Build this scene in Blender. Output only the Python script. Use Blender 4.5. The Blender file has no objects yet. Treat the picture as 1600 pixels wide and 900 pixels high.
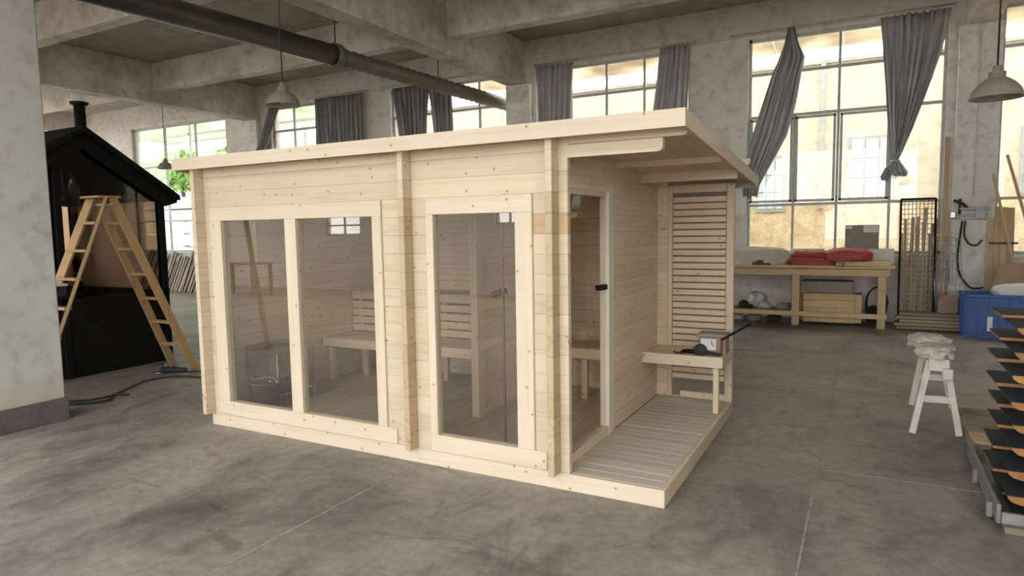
import bpy, bmesh, math, random
from mathutils import Vector, Matrix
random.seed(7)
SC = bpy.context.scene
COL = SC.collection
PI = math.pi

# ------------------------------------------------------------------ camera
F_PX, YAW, PITCH, ROLL = 1027.84, 0.4947, 0.0891, -0.0159
cd = bpy.data.cameras.new('camera'); cam = bpy.data.objects.new('camera', cd); COL.objects.link(cam)
fw = Vector((-math.sin(YAW)*math.cos(PITCH), math.cos(YAW)*math.cos(PITCH), -math.sin(PITCH)))
rt = Vector((math.cos(YAW), math.sin(YAW), 0)); up = rt.cross(fw)
r2 = math.cos(ROLL)*rt + math.sin(ROLL)*up; u2 = -math.sin(ROLL)*rt + math.cos(ROLL)*up
M = Matrix((r2, u2, -fw)).transposed().to_4x4(); M.translation = (0.9712, -3.5892, 1.6)
cam.matrix_world = M
cd.sensor_width = 36; cd.lens = F_PX*36/1600; cd.clip_start = 0.05; cd.clip_end = 300
SC.camera = cam

# ------------------------------------------------------------------ sky and exposure
w = bpy.data.worlds.new('overcast_sky'); SC.world = w; w.use_nodes = True
bg = w.node_tree.nodes['Background']
bg.inputs['Color'].default_value = (1.0, 0.993, 0.978, 1); bg.inputs['Strength'].default_value = 3.0
vs = SC.view_settings
vs.view_transform = 'Standard'; vs.look = 'None'; vs.gamma = 1.0; vs.use_curve_mapping = False
vs.exposure = 0.97
SC.cycles.max_bounces = 10; SC.cycles.diffuse_bounces = 6; SC.cycles.transparent_max_bounces = 24
SC.cycles.caustics_reflective = False; SC.cycles.caustics_refractive = False
SC.cycles.sample_clamp_indirect = 6

# ------------------------------------------------------------------ materials
def nt(name):
    m = bpy.data.materials.new(name); m.use_nodes = True
    t = m.node_tree; return m, t, t.nodes['Principled BSDF']
def N(t, typ, **kw):
    n = t.nodes.new(typ)
    for k, v in kw.items():
        if k in n.inputs.keys() if isinstance(k, str) else False: n.inputs[k].default_value = v
        else: setattr(n, k, v)
    return n
def lk(t, a, b): t.links.new(a, b)
def ramp(t, stops):
    r = t.nodes.new('ShaderNodeValToRGB'); e = r.color_ramp.elements
    while len(e) < len(stops): e.new(0.5)
    for i, (p, c) in enumerate(stops):
        e[i].position = p; e[i].color = tuple(c) + ((1,) if len(c) == 3 else ())
    return r
def mixc(t, mode, fac, a, b):
    n = t.nodes.new('ShaderNodeMix'); n.data_type = 'RGBA'; n.blend_type = mode
    for i, v in ((0, fac), (6, a), (7, b)):
        if hasattr(v, 'links') or isinstance(v, bpy.types.NodeSocket): t.links.new(v, n.inputs[i])
        else: n.inputs[i].default_value = v if i == 0 else tuple(v) + ((1,) if len(v) == 3 else ())
    return n.outputs[2]
def sub(c, k): return tuple(min(1, max(0, x*k)) for x in c)
def plain(name, c, rough=0.6, metal=0.0, var=0.12, scale=6, bump=0.0, rnd=0.0):
    m, t, b = nt(name)
    tc = N(t, 'ShaderNodeTexCoord'); oi = N(t, 'ShaderNodeObjectInfo')
    ad = N(t, 'ShaderNodeVectorMath', operation='ADD'); lk(t, tc.outputs['Object'], ad.inputs[0])
    mu = N(t, 'ShaderNodeMath', operation='MULTIPLY'); lk(t, oi.outputs['Random'], mu.inputs[0]); mu.inputs[1].default_value = 37
    lk(t, mu.outputs[0], ad.inputs[1])
    nz = N(t, 'ShaderNodeTexNoise'); nz.inputs['Scale'].default_value = scale; nz.inputs['Detail'].default_value = 5
    lk(t, ad.outputs[0], nz.inputs['Vector'])
    r = ramp(t, [(0.3, sub(c, 1-var)), (0.7, sub(c, 1+var))]); lk(t, nz.outputs[0], r.inputs[0])
    out = r.outputs[0]
    if rnd:
        mr = N(t, 'ShaderNodeMapRange'); lk(t, oi.outputs['Random'], mr.inputs[0]); mr.inputs[3].default_value = 1-rnd; mr.inputs[4].default_value = 1+rnd*0.4
        cmb = N(t, 'ShaderNodeCombineColor')
        for i in range(3): lk(t, mr.outputs[0], cmb.inputs[i])
        out = mixc(t, 'MULTIPLY', 1.0, out, cmb.outputs[0])
    lk(t, out, b.inputs['Base Color'])
    b.inputs['Roughness'].default_value = rough; b.inputs['Metallic'].default_value = metal
    if bump:
        bp = N(t, 'ShaderNodeBump'); bp.inputs['Strength'].default_value = bump; bp.inputs['Distance'].default_value = 0.01
        lk(t, nz.outputs[0], bp.inputs['Height']); lk(t, bp.outputs[0], b.inputs['Normal'])
    return m
def wood(name, axis, light, dark, knot=True, rnd=0.10, rough=0.55, grain=1.0):
    """planed softwood: grain runs along the local axis, each board gets its own offset and tint"""
    m, t, b = nt(name)
    tc = N(t, 'ShaderNodeTexCoord'); oi = N(t, 'ShaderNodeObjectInfo')
    mu = N(t, 'ShaderNodeMath', operation='MULTIPLY'); lk(t, oi.outputs['Random'], mu.inputs[0]); mu.inputs[1].default_value = 61
    ad = N(t, 'ShaderNodeVectorMath', operation='ADD'); lk(t, tc.outputs['Object'], ad.inputs[0]); lk(t, mu.outputs[0], ad.inputs[1])
    mp = N(t, 'ShaderNodeMapping'); lk(t, ad.outputs[0], mp.inputs[0])
    s = [26*grain]*3; s[axis] = 1.1*grain; mp.inputs['Scale'].default_value = s
    nz = N(t, 'ShaderNodeTexNoise'); nz.inputs['Scale'].default_value = 1.0; nz.inputs['Detail'].default_value = 4; nz.inputs['Distortion'].default_value = 0.7
    lk(t, mp.outputs[0], nz.inputs['Vector'])
    wv = ramp(t, [(0.28, dark), (0.47, light), (0.60, sub(light, 1.03)), (0.80, sub(dark, 1.08))]); lk(t, nz.outputs[0], wv.inputs[0])
    out = wv.outputs[0]
    big = N(t, 'ShaderNodeTexNoise'); big.inputs['Scale'].default_value = 1.7; lk(t, ad.outputs[0], big.inputs['Vector'])
    br = ramp(t, [(0.35, (0.95, 0.93, 0.90)), (0.65, (1.0, 1.0, 1.0))]); lk(t, big.outputs[0], br.inputs[0])
    out = mixc(t, 'MULTIPLY', 1.0, out, br.outputs[0])
    if knot:
        sp = N(t, 'ShaderNodeSeparateXYZ'); lk(t, ad.outputs[0], sp.inputs[0])
        o = [0, 1, 2]; o.remove(axis)
        sm = N(t, 'ShaderNodeMath', operation='ADD'); lk(t, sp.outputs[o[0]], sm.inputs[0]); lk(t, sp.outputs[o[1]], sm.inputs[1])
        cb = N(t, 'ShaderNodeCombineXYZ'); lk(t, sp.outputs[axis], cb.inputs[0]); lk(t, sm.outputs[0], cb.inputs[1])
        vo = N(t, 'ShaderNodeTexVoronoi'); vo.voronoi_dimensions = '2D'; vo.inputs['Scale'].default_value = 4.2
        lk(t, cb.outputs[0], vo.inputs['Vector'])
        kr = ramp(t, [(0.0, (0.16, 0.08, 0.04)), (0.016, (0.30, 0.17, 0.09)), (0.030, (0.86, 0.76, 0.62)), (0.07, (1, 1, 1))])
        lk(t, vo.outputs['Distance'], kr.inputs[0])
        out = mixc(t, 'MULTIPLY', 0.85, out, kr.outputs[0])
    mr = N(t, 'ShaderNodeMapRange'); lk(t, oi.outputs['Random'], mr.inputs[0]); mr.inputs[3].default_value = 1-rnd; mr.inputs[4].default_value = 1.02
    cmb = N(t, 'ShaderNodeCombineColor')
    for i in range(3): lk(t, mr.outputs[0], cmb.inputs[i])
    out = mixc(t, 'MULTIPLY', 1.0, out, cmb.outputs[0])
    lk(t, out, b.inputs['Base Color']); b.inputs['Roughness'].default_value = rough
    return m
def glass(name, tint, refl=1.0, rough=0.0, base=0.0):
    """thin sheet glass: tinted straight-through light plus Fresnel mirror"""
    m, t, b = nt(name); t.nodes.remove(b)
    out = t.nodes['Material Output']
    tr = N(t, 'ShaderNodeBsdfTransparent'); tr.inputs[0].default_value = tint + (1,)
    gl = N(t, 'ShaderNodeBsdfGlossy'); gl.inputs['Roughness'].default_value = rough; gl.inputs['Color'].default_value = (1, 1, 1, 1)
    ge = N(t, 'ShaderNodeNewGeometry'); dt = N(t, 'ShaderNodeVectorMath', operation='DOT_PRODUCT'); lk(t, ge.outputs['Incoming'], dt.inputs[0]); lk(t, ge.outputs['Normal'], dt.inputs[1])
    ab = N(t, 'ShaderNodeMath', operation='ABSOLUTE'); lk(t, dt.outputs['Value'], ab.inputs[0])
    om = N(t, 'ShaderNodeMath', operation='SUBTRACT'); om.inputs[0].default_value = 1; lk(t, ab.outputs[0], om.inputs[1])
    pw = N(t, 'ShaderNodeMath', operation='POWER'); lk(t, om.outputs[0], pw.inputs[0]); pw.inputs[1].default_value = 5
    fr = N(t, 'ShaderNodeMath', operation='MULTIPLY_ADD'); lk(t, pw.outputs[0], fr.inputs[0]); fr.inputs[1].default_value = 0.96; fr.inputs[2].default_value = 0.04
    mu = N(t, 'ShaderNodeMath', operation='MULTIPLY_ADD'); lk(t, fr.outputs[0], mu.inputs[0]); mu.inputs[1].default_value = refl; mu.inputs[2].default_value = base
    mx = N(t, 'ShaderNodeMixShader'); lk(t, mu.outputs[0], mx.inputs[0]); lk(t, tr.outputs[0], mx.inputs[1]); lk(t, gl.outputs[0], mx.inputs[2])
    lk(t, mx.outputs[0], out.inputs[0]); return m
def stained(name, base, dirt, scale=1.2, low=None, rough=0.85, amount=0.6, streak=1.0, bump=0.15):
    """old limewashed / cement surface with patches, smears and scuffs"""
    m, t, b = nt(name)
    tc = N(t, 'ShaderNodeNewGeometry')
    mp = N(t, 'ShaderNodeMapping'); lk(t, tc.outputs['Position'], mp.inputs[0]); mp.inputs['Scale'].default_value = (scale, scale, scale*streak)
    n1 = N(t, 'ShaderNodeTexNoise'); n1.inputs['Scale'].default_value = 1.0; n1.inputs['Detail'].default_value = 8; n1.inputs['Roughness'].default_value = 0.62; n1.inputs['Distortion'].default_value = 0.4
    lk(t, mp.outputs[0], n1.inputs['Vector'])
    r1 = ramp(t, [(0.36, dirt), (0.56, base), (0.78, sub(base, 1.12))]); lk(t, n1.outputs[0], r1.inputs[0])
    n2 = N(t, 'ShaderNodeTexNoise'); n2.inputs['Scale'].default_value = 7*scale; n2.inputs['Detail'].default_value = 6; lk(t, tc.outputs['Position'], n2.inputs['Vector'])
    r2_ = ramp(t, [(0.33, sub((0.72, 0.69, 0.64), 1)), (0.5, (1, 1, 1))]); lk(t, n2.outputs[0], r2_.inputs[0])
    out = mixc(t, 'MIX', amount, base, r1.outputs[0])
    out = mixc(t, 'MULTIPLY', 0.6, out, r2_.outputs[0])
    if low:
        sp = N(t, 'ShaderNodeSeparateXYZ'); lk(t, tc.outputs['Position'], sp.inputs[0])
        z0, z1, colr = low
        ma = N(t, 'ShaderNodeMath', operation='MULTIPLY_ADD'); lk(t, n1.outputs[0], ma.inputs[0]); ma.inputs[1].default_value = -(z1-z0)*2.2; lk(t, sp.outputs[2], ma.inputs[2])
        mr = N(t, 'ShaderNodeMapRange'); lk(t, ma.outputs[0], mr.inputs[0]); mr.inputs[1].default_value = z0-(z1-z0)*1.0; mr.inputs[2].default_value = z1-(z1-z0)*1.0; mr.inputs[3].default_value = 1; mr.inputs[4].default_value = 0
        out = mixc(t, 'MIX', mr.outputs[0], out, colr)
    lk(t, out, b.inputs['Base Color']); b.inputs['Roughness'].default_value = rough
    if bump:
        bp = N(t, 'ShaderNodeBump'); bp.inputs['Strength'].default_value = bump; bp.inputs['Distance'].default_value = 0.02
        lk(t, n2.outputs[0], bp.inputs['Height']); lk(t, bp.outputs[0], b.inputs['Normal'])
    return m
def floor_material():
    m, t, b = nt('scuffed_concrete_floor')
    g = N(t, 'ShaderNodeNewGeometry')
    def noise(sc, det, dist, mapsc=(1, 1, 1), rot=0):
        mp = N(t, 'ShaderNodeMapping'); lk(t, g.outputs['Position'], mp.inputs[0]); mp.inputs['Scale'].default_value = mapsc; mp.inputs['Rotation'].default_value = (0, 0, rot)
        n = N(t, 'ShaderNodeTexNoise'); n.inputs['Scale'].default_value = sc; n.inputs['Detail'].default_value = det; n.inputs['Distortion'].default_value = dist; n.inputs['Roughness'].default_value = 0.6
        lk(t, mp.outputs[0], n.inputs['Vector']); return n
    a = noise(0.75, 8, 0.6); r = ramp(t, [(0.30, (0.12, 0.109, 0.097)), (0.46, (0.240, 0.217, 0.193)), (0.60, (0.305, 0.273, 0.242)), (0.78, (0.40, 0.360, 0.322))]); lk(t, a.outputs[0], r.inputs[0])
    s = noise(2.6, 8, 1.2, (1, 0.5, 1), 0.7); rs = ramp(t, [(0.32, (0.50, 0.505, 0.50)), (0.50, (1, 1, 1)), (0.72, (1.0, 1.0, 1.0)), (0.82, (1.12, 1.10, 1.06))]); lk(t, s.outputs[0], rs.inputs[0])
    f = noise(14, 6, 0.4); rf = ramp(t, [(0.30, (0.70, 0.70, 0.70)), (0.62, (1.08, 1.08, 1.08))]); lk(t, f.outputs[0], rf.inputs[0])
    o = mixc(t, 'MULTIPLY', 0.9, r.outputs[0], rs.outputs[0]); o = mixc(t, 'MULTIPLY', 0.7, o, rf.outputs[0])
    d = noise(1.3, 5, 2.4, (0.5, 1.6, 1), -0.5); rd = ramp(t, [(0.30, (0.5, 0.51, 0.50)), (0.40, (1, 1, 1))]); lk(t, d.outputs[0], rd.inputs[0])
    o = mixc(t, 'MULTIPLY', 0.8, o, rd.outputs[0])
    lk(t, o, b.inputs['Base Color'])
    rr = ramp(t, [(0.3, (0.42,)*3), (0.7, (0.62,)*3)]); lk(t, s.outputs[0], rr.inputs[0]); lk(t, rr.outputs[0], b.inputs['Roughness'])
    bp = N(t, 'ShaderNodeBump'); bp.inputs['Strength'].default_value = 0.12; bp.inputs['Distance'].default_value = 0.01; lk(t, f.outputs[0], bp.inputs['Height']); lk(t, bp.outputs[0], b.inputs['Normal'])
    return m

PL, PD = (0.640, 0.545, 0.405), (0.570, 0.460, 0.315)
PX = wood('pine_along_x', 0, PL, PD); PY = wood('pine_along_y', 1, PL, PD); PZ = wood('pine_along_z', 2, PL, PD)
FX = wood('pale_pine_frame_x', 0, (0.660, 0.580, 0.450), (0.615, 0.525, 0.385), rnd=0.04); FZ = wood('pale_pine_frame_z', 2, (0.660, 0.580, 0.450), (0.615, 0.525, 0.385), rnd=0.04)
EG = wood('pine_end_grain', 1, (0.52, 0.405, 0.26), (0.44, 0.325, 0.195), knot=True, rnd=0.12)
TANX = wood('tan_pine_x', 0, (0.53, 0.395, 0.235), (0.44, 0.30, 0.16), rnd=0.05)
DECK = wood('deck_pine', 0, (0.56, 0.50, 0.41), (0.47, 0.415, 0.33), knot=False, rnd=0.12)
TW = wood('table_pine', 0, (0.62, 0.47, 0.27), (0.50, 0.36, 0.19), rnd=0.15); TWZ = wood('table_pine_z', 2, (0.62, 0.47, 0.27), (0.50, 0.36, 0.19), rnd=0.15)
LW = wood('ladder_wood', 2, (0.50, 0.33, 0.16), (0.38, 0.24, 0.11), knot=False, rnd=0.15)
OLD = wood('weathered_plank', 2, (0.40, 0.32, 0.22), (0.26, 0.20, 0.13), knot=False, rnd=0.4)
OLDX = wood('weathered_plank_x', 0, (0.36, 0.29, 0.20), (0.22, 0.17, 0.11), knot=False, rnd=0.4)
STRIP = wood('pale_strip', 2, (0.58, 0.52, 0.42), (0.44, 0.38, 0.29), knot=False, rnd=0.3)
OLDP = plain('dusty_pallet_wood', (0.30, 0.25, 0.18), 0.85, scale=7, var=0.3, rnd=0.3)
STEELD = plain('dull_grey_steel', (0.20, 0.20, 0.19), 0.55, scale=8, var=0.2)
OAK = wood('stacked_plank_yellow', 2, (0.52, 0.40, 0.24), (0.42, 0.31, 0.17), knot=False, rnd=0.2)
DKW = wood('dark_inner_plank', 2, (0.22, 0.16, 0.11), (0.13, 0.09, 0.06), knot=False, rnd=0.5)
GLS = glass('sauna_glass', (0.985, 0.97, 0.945), 2.0, 0.0, 0.0)
GDR = glass('door_glass', (0.965, 0.955, 0.93), 0.4)
WGL = glass('window_glass', (0.93, 0.93, 0.90), 0.9)
CGL = glass('cabin_smoked_glass', (0.58, 0.52, 0.46), 0.5)
FLOOR = floor_material()
WALL = stained('limewashed_wall', (0.74, 0.71, 0.67), (0.52, 0.48, 0.43), 0.8, rough=0.9, amount=0.4)
PIER = stained('limewashed_pier', (0.78, 0.775, 0.75), (0.54, 0.50, 0.45), 1.4, rough=0.9, amount=0.45)
COLM = stained('painted_column', (0.50, 0.515, 0.50), (0.37, 0.37, 0.345), 1.1, low=(0.10, 0.42, (0.44, 0.385, 0.28)), rough=0.8, amount=0.5)
PLIN = stained('column_plinth', (0.11, 0.10, 0.09), (0.06, 0.055, 0.05), 2.0)
CEIL = stained('concrete_ceiling', (0.40, 0.37, 0.32), (0.27, 0.24, 0.20), 0.6, rough=0.95)
BEAM = stained('concrete_beam', (0.72, 0.68, 0.63), (0.42, 0.38, 0.33), 0.9, rough=0.95, amount=0.8)
JOINT = plain('joint_filler', (0.29, 0.262, 0.23), 0.9, scale=20, var=0.3)
STEEL = plain('grey_window_steel', (0.46, 0.48, 0.48), 0.5, scale=8, var=0.15)
BLK = plain('black_metal', (0.008, 0.008, 0.008), 0.6, scale=5, var=0.3)
BLK.node_tree.nodes['Principled BSDF'].inputs['Specular IOR Level'].default_value = 0.12
BLKR = plain('black_rubber', (0.025, 0.024, 0.023), 0.7, scale=9)
CURT = plain('grey_curtain', (0.42, 0.415, 0.405), 0.34, scale=3, var=0.12)
CURD = plain('dark_grey_curtain', (0.25, 0.24, 0.232), 0.40, scale=3, var=0.15)
DUCTB = plain('dark_duct', (0.075, 0.07, 0.06), 0.40, 0.3, scale=3, var=0.25)
DUCTL = plain('flexible_duct', (0.15, 0.14, 0.115), 0.45, 0.2, scale=5, var=0.2)
LAMP = plain('grey_enamel', (0.29, 0.28, 0.24), 0.4, scale=4, var=0.1)
LAMPI = plain('white_enamel_inside', (0.42, 0.40, 0.36), 0.4)
BULB = plain('bulb_glass', (0.8, 0.8, 0.76), 0.1)
GALV = plain('galvanised_steel', (0.55, 0.56, 0.56), 0.28, 0.9, scale=9, var=0.15)
CHROME = plain('stainless_pipe', (0.6, 0.6, 0.58), 0.2, 1.0, scale=2, var=0.1)
WHITE = plain('white_paint', (0.62, 0.60, 0.55), 0.6, scale=6, var=0.15)
RAG = plain('plaster_dusted_rag', (0.56, 0.53, 0.47), 0.95, scale=14, var=0.25, bump=0.4)
SACK = plain('off_white_cloth', (0.58, 0.54, 0.47), 0.9, scale=6, var=0.12, bump=0.2)
RED = plain('red_cushion_fabric', (0.36, 0.055, 0.040), 0.6, scale=7, var=0.25)
BRN = plain('brown_leather', (0.07, 0.04, 0.03), 0.6, scale=9, var=0.3)
CARD = plain('cardboard', (0.33, 0.24, 0.16), 0.8, scale=5, var=0.15)
GREYB = plain('grey_card', (0.25, 0.235, 0.20), 0.8, scale=5, var=0.12)
FOAM = plain('white_foam', (0.66, 0.66, 0.62), 0.7, scale=6, var=0.08)
BLUE = plain('blue_plastic', (0.035, 0.11, 0.33), 0.45, scale=3, var=0.2)
DKPAN = plain('dark_blue_panel_face', (0.010, 0.019, 0.029), 0.8, scale=6, var=0.3)
ORANGE = plain('orange_stained_wood', (0.34, 0.155, 0.045), 0.5, scale=9, var=0.3)
RUST = plain('rusty_wire', (0.50, 0.44, 0.36), 0.6, scale=9, var=0.3)
PLASTIC = plain('crumpled_film', (0.5, 0.51, 0.52), 0.25, scale=10, var=0.3)
PAPER = plain('paper_label', (0.72, 0.74, 0.78), 0.7, var=0.03)
CREAM = stained('cream_facade', (0.76, 0.70, 0.57), (0.72, 0.65, 0.51), 0.7, rough=0.9, amount=0.6)
OCHRE = stained('ochre_rubble', (0.80, 0.67, 0.46), (0.58, 0.45, 0.28), 3.2, rough=0.95, amount=0.9)
YARD = stained('yard_ground', (0.46, 0.42, 0.36), (0.34, 0.31, 0.26), 0.4)
LEAF = plain('leaf_green', (0.20, 0.36, 0.09), 0.6, scale=2, var=0.5)
BARK = plain('bark', (0.11, 0.085, 0.06), 0.9, scale=8, var=0.3)
def canopy_material(nm='translucent_roof_sheet', c0=(0.42, 0.35, 0.26), c1=(0.78, 0.73, 0.62)):
    m, t, b = nt(nm)
    tl = N(t, 'ShaderNodeBsdfTranslucent'); tl.inputs[0].default_value = (0.66, 0.60, 0.50, 1)
    b.inputs['Base Color'].default_value = (0.55, 0.50, 0.42, 1); b.inputs['Roughness'].default_value = 0.7
    mx = N(t, 'ShaderNodeMixShader'); mx.inputs[0].default_value = 0.6
    n = N(t, 'ShaderNodeTexNoise'); n.inputs['Scale'].default_value = 0.9; n.inputs['Detail'].default_value = 7
    g = N(t, 'ShaderNodeNewGeometry'); lk(t, g.outputs['Position'], n.inputs['Vector'])
    r = ramp(t, [(0.35, c0), (0.6, c1)]); lk(t, n.outputs[0], r.inputs[0]); lk(t, r.outputs[0], tl.inputs[0])
    lk(t, b.outputs[0], mx.inputs[1]); lk(t, tl.outputs[0], mx.inputs[2]); lk(t, mx.outputs[0], t.nodes['Material Output'].inputs[0]); return m
CANOPY = canopy_material(); CANOPYG = canopy_material('green_roof_sheet', (0.50, 0.62, 0.48), (0.74, 0.82, 0.72))

# ------------------------------------------------------------------ builders
W = {}
def link(name, me, mat, parent=None, c=(0, 0, 0), smooth=False):
    o = bpy.data.objects.new(name, me); COL.objects.link(o)
    if mat and not me.materials: me.materials.append(mat)
    if smooth:
        for p in me.polygons: p.use_smooth = True
    c = Vector(c); W[o] = c
    if parent: o.parent = parent; o.location = c - W[parent]
    else: o.location = c
    return o
def thing(name, label, cat, loc=(0, 0, 0), group=None):
    o = bpy.data.objects.new(name, None); COL.objects.link(o); o.location = loc; W[o] = Vector(loc)
    o.empty_display_size = 0.1; return tag(o, label, cat, group)
def tag(o, label, cat, group=None):
    o['label'] = label; o['category'] = cat
    if group: o['group'] = group
    return o
def struct(o, label=None):
    o['kind'] = 'structure'
    if label: o['label'] = label
    return o
CACHE = {}
def box_mesh(sx, sy, sz, bev, mat):
    k = (round(sx, 4), round(sy, 4), round(sz, 4), round(bev, 4), mat.name)
    if k in CACHE: return CACHE[k]
    bm = bmesh.new(); bmesh.ops.create_cube(bm, size=1)
    for v in bm.verts: v.co = Vector((v.co.x*sx, v.co.y*sy, v.co.z*sz))
    if bev: bmesh.ops.bevel(bm, geom=bm.edges[:], offset=min(bev, 0.45*min(sx, sy, sz)), segments=1, affect='EDGES')
    me = bpy.data.meshes.new('box'); bm.to_mesh(me); bm.free(); me.materials.append(mat); CACHE[k] = me; return me
def box(name, x0, x1, y0, y1, z0, z1, mat, parent=None, bev=0.0):
    return link(name, box_mesh(abs(x1-x0), abs(y1-y0), abs(z1-z0), bev, mat), None, parent, ((x0+x1)/2, (y0+y1)/2, (z0+z1)/2))
def mesh(name, vs_, fs, mat, parent=None, smooth=False, origin=None):
    vs_ = [Vector(v) for v in vs_]
    c = Vector(origin) if origin is not None else sum(vs_, Vector())/len(vs_)
    me = bpy.data.meshes.new(name); me.from_pydata([v-c for v in vs_], [], fs)
    bm = bmesh.new(); bm.from_mesh(me); bmesh.ops.recalc_face_normals(bm, faces=bm.faces[:]); bm.to_mesh(me); bm.free()
    return link(name, me, mat, parent, c, smooth)
def bar_geo(p0, p1, w_, h_, hint=(0, 0, 1)):
    p0, p1 = Vector(p0), Vector(p1); d = (p1-p0).normalized(); s = d.cross(Vector(hint))
    if s.length < 1e-4: s = d.cross(Vector((1, 0, 0)))
    s.normalize(); u = s.cross(d).normalized(); s = s*w_/2; u = u*h_/2
    v = [p0-s-u, p0+s-u, p0+s+u, p0-s+u, p1-s-u, p1+s-u, p1+s+u, p1-s+u]
    return v, [(0, 1, 2, 3), (7, 6, 5, 4), (0, 4, 5, 1), (1, 5, 6, 2), (2, 6, 7, 3), (3, 7, 4, 0)]
def bar(name, p0, p1, w_, h_, mat, parent=None, hint=(0, 0, 1)):
    v, f = bar_geo(p0, p1, w_, h_, hint); return mesh(name, v, f, mat, parent)
def tube_geo(pts, r, seg=8, caps=True):
    pts = [Vector(p) for p in pts]; n = len(pts); V, Fc = [], []
    rr = r if hasattr(r, '__len__') else [r]*n
    ref = None
    for i, p in enumerate(pts):
        d = (pts[min(i+1, n-1)]-pts[max(i-1, 0)]).normalized()
        if ref is None:
            ref = d.cross(Vector((0, 0, 1)))
            if ref.length < 1e-3: ref = d.cross(Vector((1, 0, 0)))
        ref = (ref - d*ref.dot(d)).normalized(); q = d.cross(ref)
        for k in range(seg):
            a = 2*PI*k/seg; V.append(p + (ref*math.cos(a)+q*math.sin(a))*rr[i])
    for i in range(n-1):
        for k in range(seg):
            k2 = (k+1) % seg; Fc.append((i*seg+k, i*seg+k2, (i+1)*seg+k2, (i+1)*seg+k))
    if caps: Fc.append(tuple(range(seg-1, -1, -1))); Fc.append(tuple(range((n-1)*seg, n*seg)))
    return V, Fc
def tube(name, pts, r, mat, parent=None, seg=8): 
    v, f = tube_geo(pts, r, seg); return mesh(name, v, f, mat, parent, smooth=True)
def smooth(pts, k=6):
    P = [Vector(p) for p in pts]; P = [P[0]*2-P[1]]+P+[P[-1]*2-P[-2]]; out = []
    for i in range(1, len(P)-2):
        a, b, c, d = P[i-1:i+3]
        for j in range(k):
            t = j/k; out.append(0.5*((2*b)+(c-a)*t+(2*a-5*b+4*c-d)*t*t+(3*b-a-3*c+d)*t**3))
    return out+[P[-2]]
def lathe(name, prof, c, mat, parent=None, seg=28):
    V, Fc = [], []
    for (r, z) in prof:
        for k in range(seg): V.append(Vector(c)+Vector((r*math.cos(2*PI*k/seg), r*math.sin(2*PI*k/seg), z)))
    for i in range(len(prof)-1):
        for k in range(seg):
            k2 = (k+1) % seg; Fc.append((i*seg+k, i*seg+k2, (i+1)*seg+k2, (i+1)*seg+k))
    return mesh(name, V, Fc, mat, parent, smooth=True, origin=c)
def prism(name, poly, axis, a0, a1, mat, parent=None):
    """poly: 2D points in the two other axes, extruded along axis"""
    def P(p, a):
        l = list(p); l.insert(axis, a); return l
    n = len(poly); V = [P(p, a0) for p in poly]+[P(p, a1) for p in poly]
    Fc = [tuple(range(n)), tuple(range(2*n-1, n-1, -1))]+[(i, (i+1) % n, n+(i+1) % n, n+i) for i in range(n)]
    return mesh(name, V, Fc, mat, parent)
def merge(name, geos, mat, parent=None, smooth=False):
    V, Fc = [], []
    for v, f in geos:
        b = len(V); V += [Vector(x) for x in v]; Fc += [tuple(i+b for i in q) for q in f]
    return mesh(name, V, Fc, mat, parent, smooth)
def blob(name, c, s, mat, parent=None, amp=0.18, freq=2.2, sub_=3, flat=True, seed=0, rot=0):
    """soft lump (cushion, sack, rag): displaced sphere, flattened underneath"""
    bm = bmesh.new(); bmesh.ops.create_icosphere(bm, subdivisions=sub_, radius=1)
    from mathutils import noise
    for v in bm.verts:
        n = noise.noise(v.co*freq+Vector((seed*3.1, seed*1.7, seed))); n2 = noise.noise(v.co*freq*2.7+Vector((seed, 9, 4)))
        k = 1+amp*n+amp*0.5*n2; q = v.co*k
        e = 0.72
        q = Vector([math.copysign(abs(x)**e, x) for x in q])
        v.co = Vector((q.x*s[0], q.y*s[1], max(q.z, -0.6)*s[2] if flat else q.z*s[2]))
    bmesh.ops.rotate(bm, verts=bm.verts, cent=(0, 0, 0), matrix=Matrix.Rotation(rot, 3, 'Z'))
    me = bpy.data.meshes.new(name); bm.to_mesh(me); bm.free()
    return link(name, me, mat, parent, c, True)

# ================================================================== THE HALL
YB, YF, XL, XR, ZC = 8.68, -10.2, -21.0, 8.0, 5.38
struct(box('floor', XL-0.3, XR+0.3, YF-0.3, YB+0.3, -0.2, 0, FLOOR), 'scuffed grey concrete floor of the workshop')
fl = bpy.data.objects['floor']
for x in (-6.62, -4.17, -1.72, 0.73, 3.18):
    box('floor_joint', x-0.006, x+0.006, YF, YB, 0.0, 0.0025, JOINT, fl)
for y in (1.05, -4.6, 6.7):
    box('floor_joint', 0.73 if y == 1.05 else XL, XR, y-0.006, y+0.006, 0.0, 0.0022, JOINT, fl)
RL = [(-20.2, -14.2), (-12.2, -6.4), (-4.9, 1.8), (3.2, 7.2)]     # unseen roof openings added over the front bays to brighten the hall
def slab(a, b, c, d):
    return ([(a, c, ZC), (b, c, ZC), (b, d, ZC), (a, d, ZC), (a, c, ZC+.2), (b, c, ZC+.2), (b, d, ZC+.2), (a, d, ZC+.2)], [(0, 3, 2, 1), (4, 5, 6, 7), (0, 1, 5, 4), (1, 2, 6, 5), (2, 3, 7, 6), (3, 0, 4, 7)])
cs = [slab(XL-0.3, XR+0.3, -4.6, YB+0.3), slab(XL-0.3, XR+0.3, YF-0.3, -9.6)]; xa = XL-0.3
for (a, b) in RL: cs.append(slab(xa, a, -9.6, -4.6)); xa = b
cs.append(slab(xa, XR+0.3, -9.6, -4.6))
struct(merge('ceiling', cs, CEIL), 'stained concrete ceiling slab')
struct(box('ground', -70, 60, -70, 70, -0.3, -0.2, YARD), 'pale yard ground outside the hall')

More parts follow.
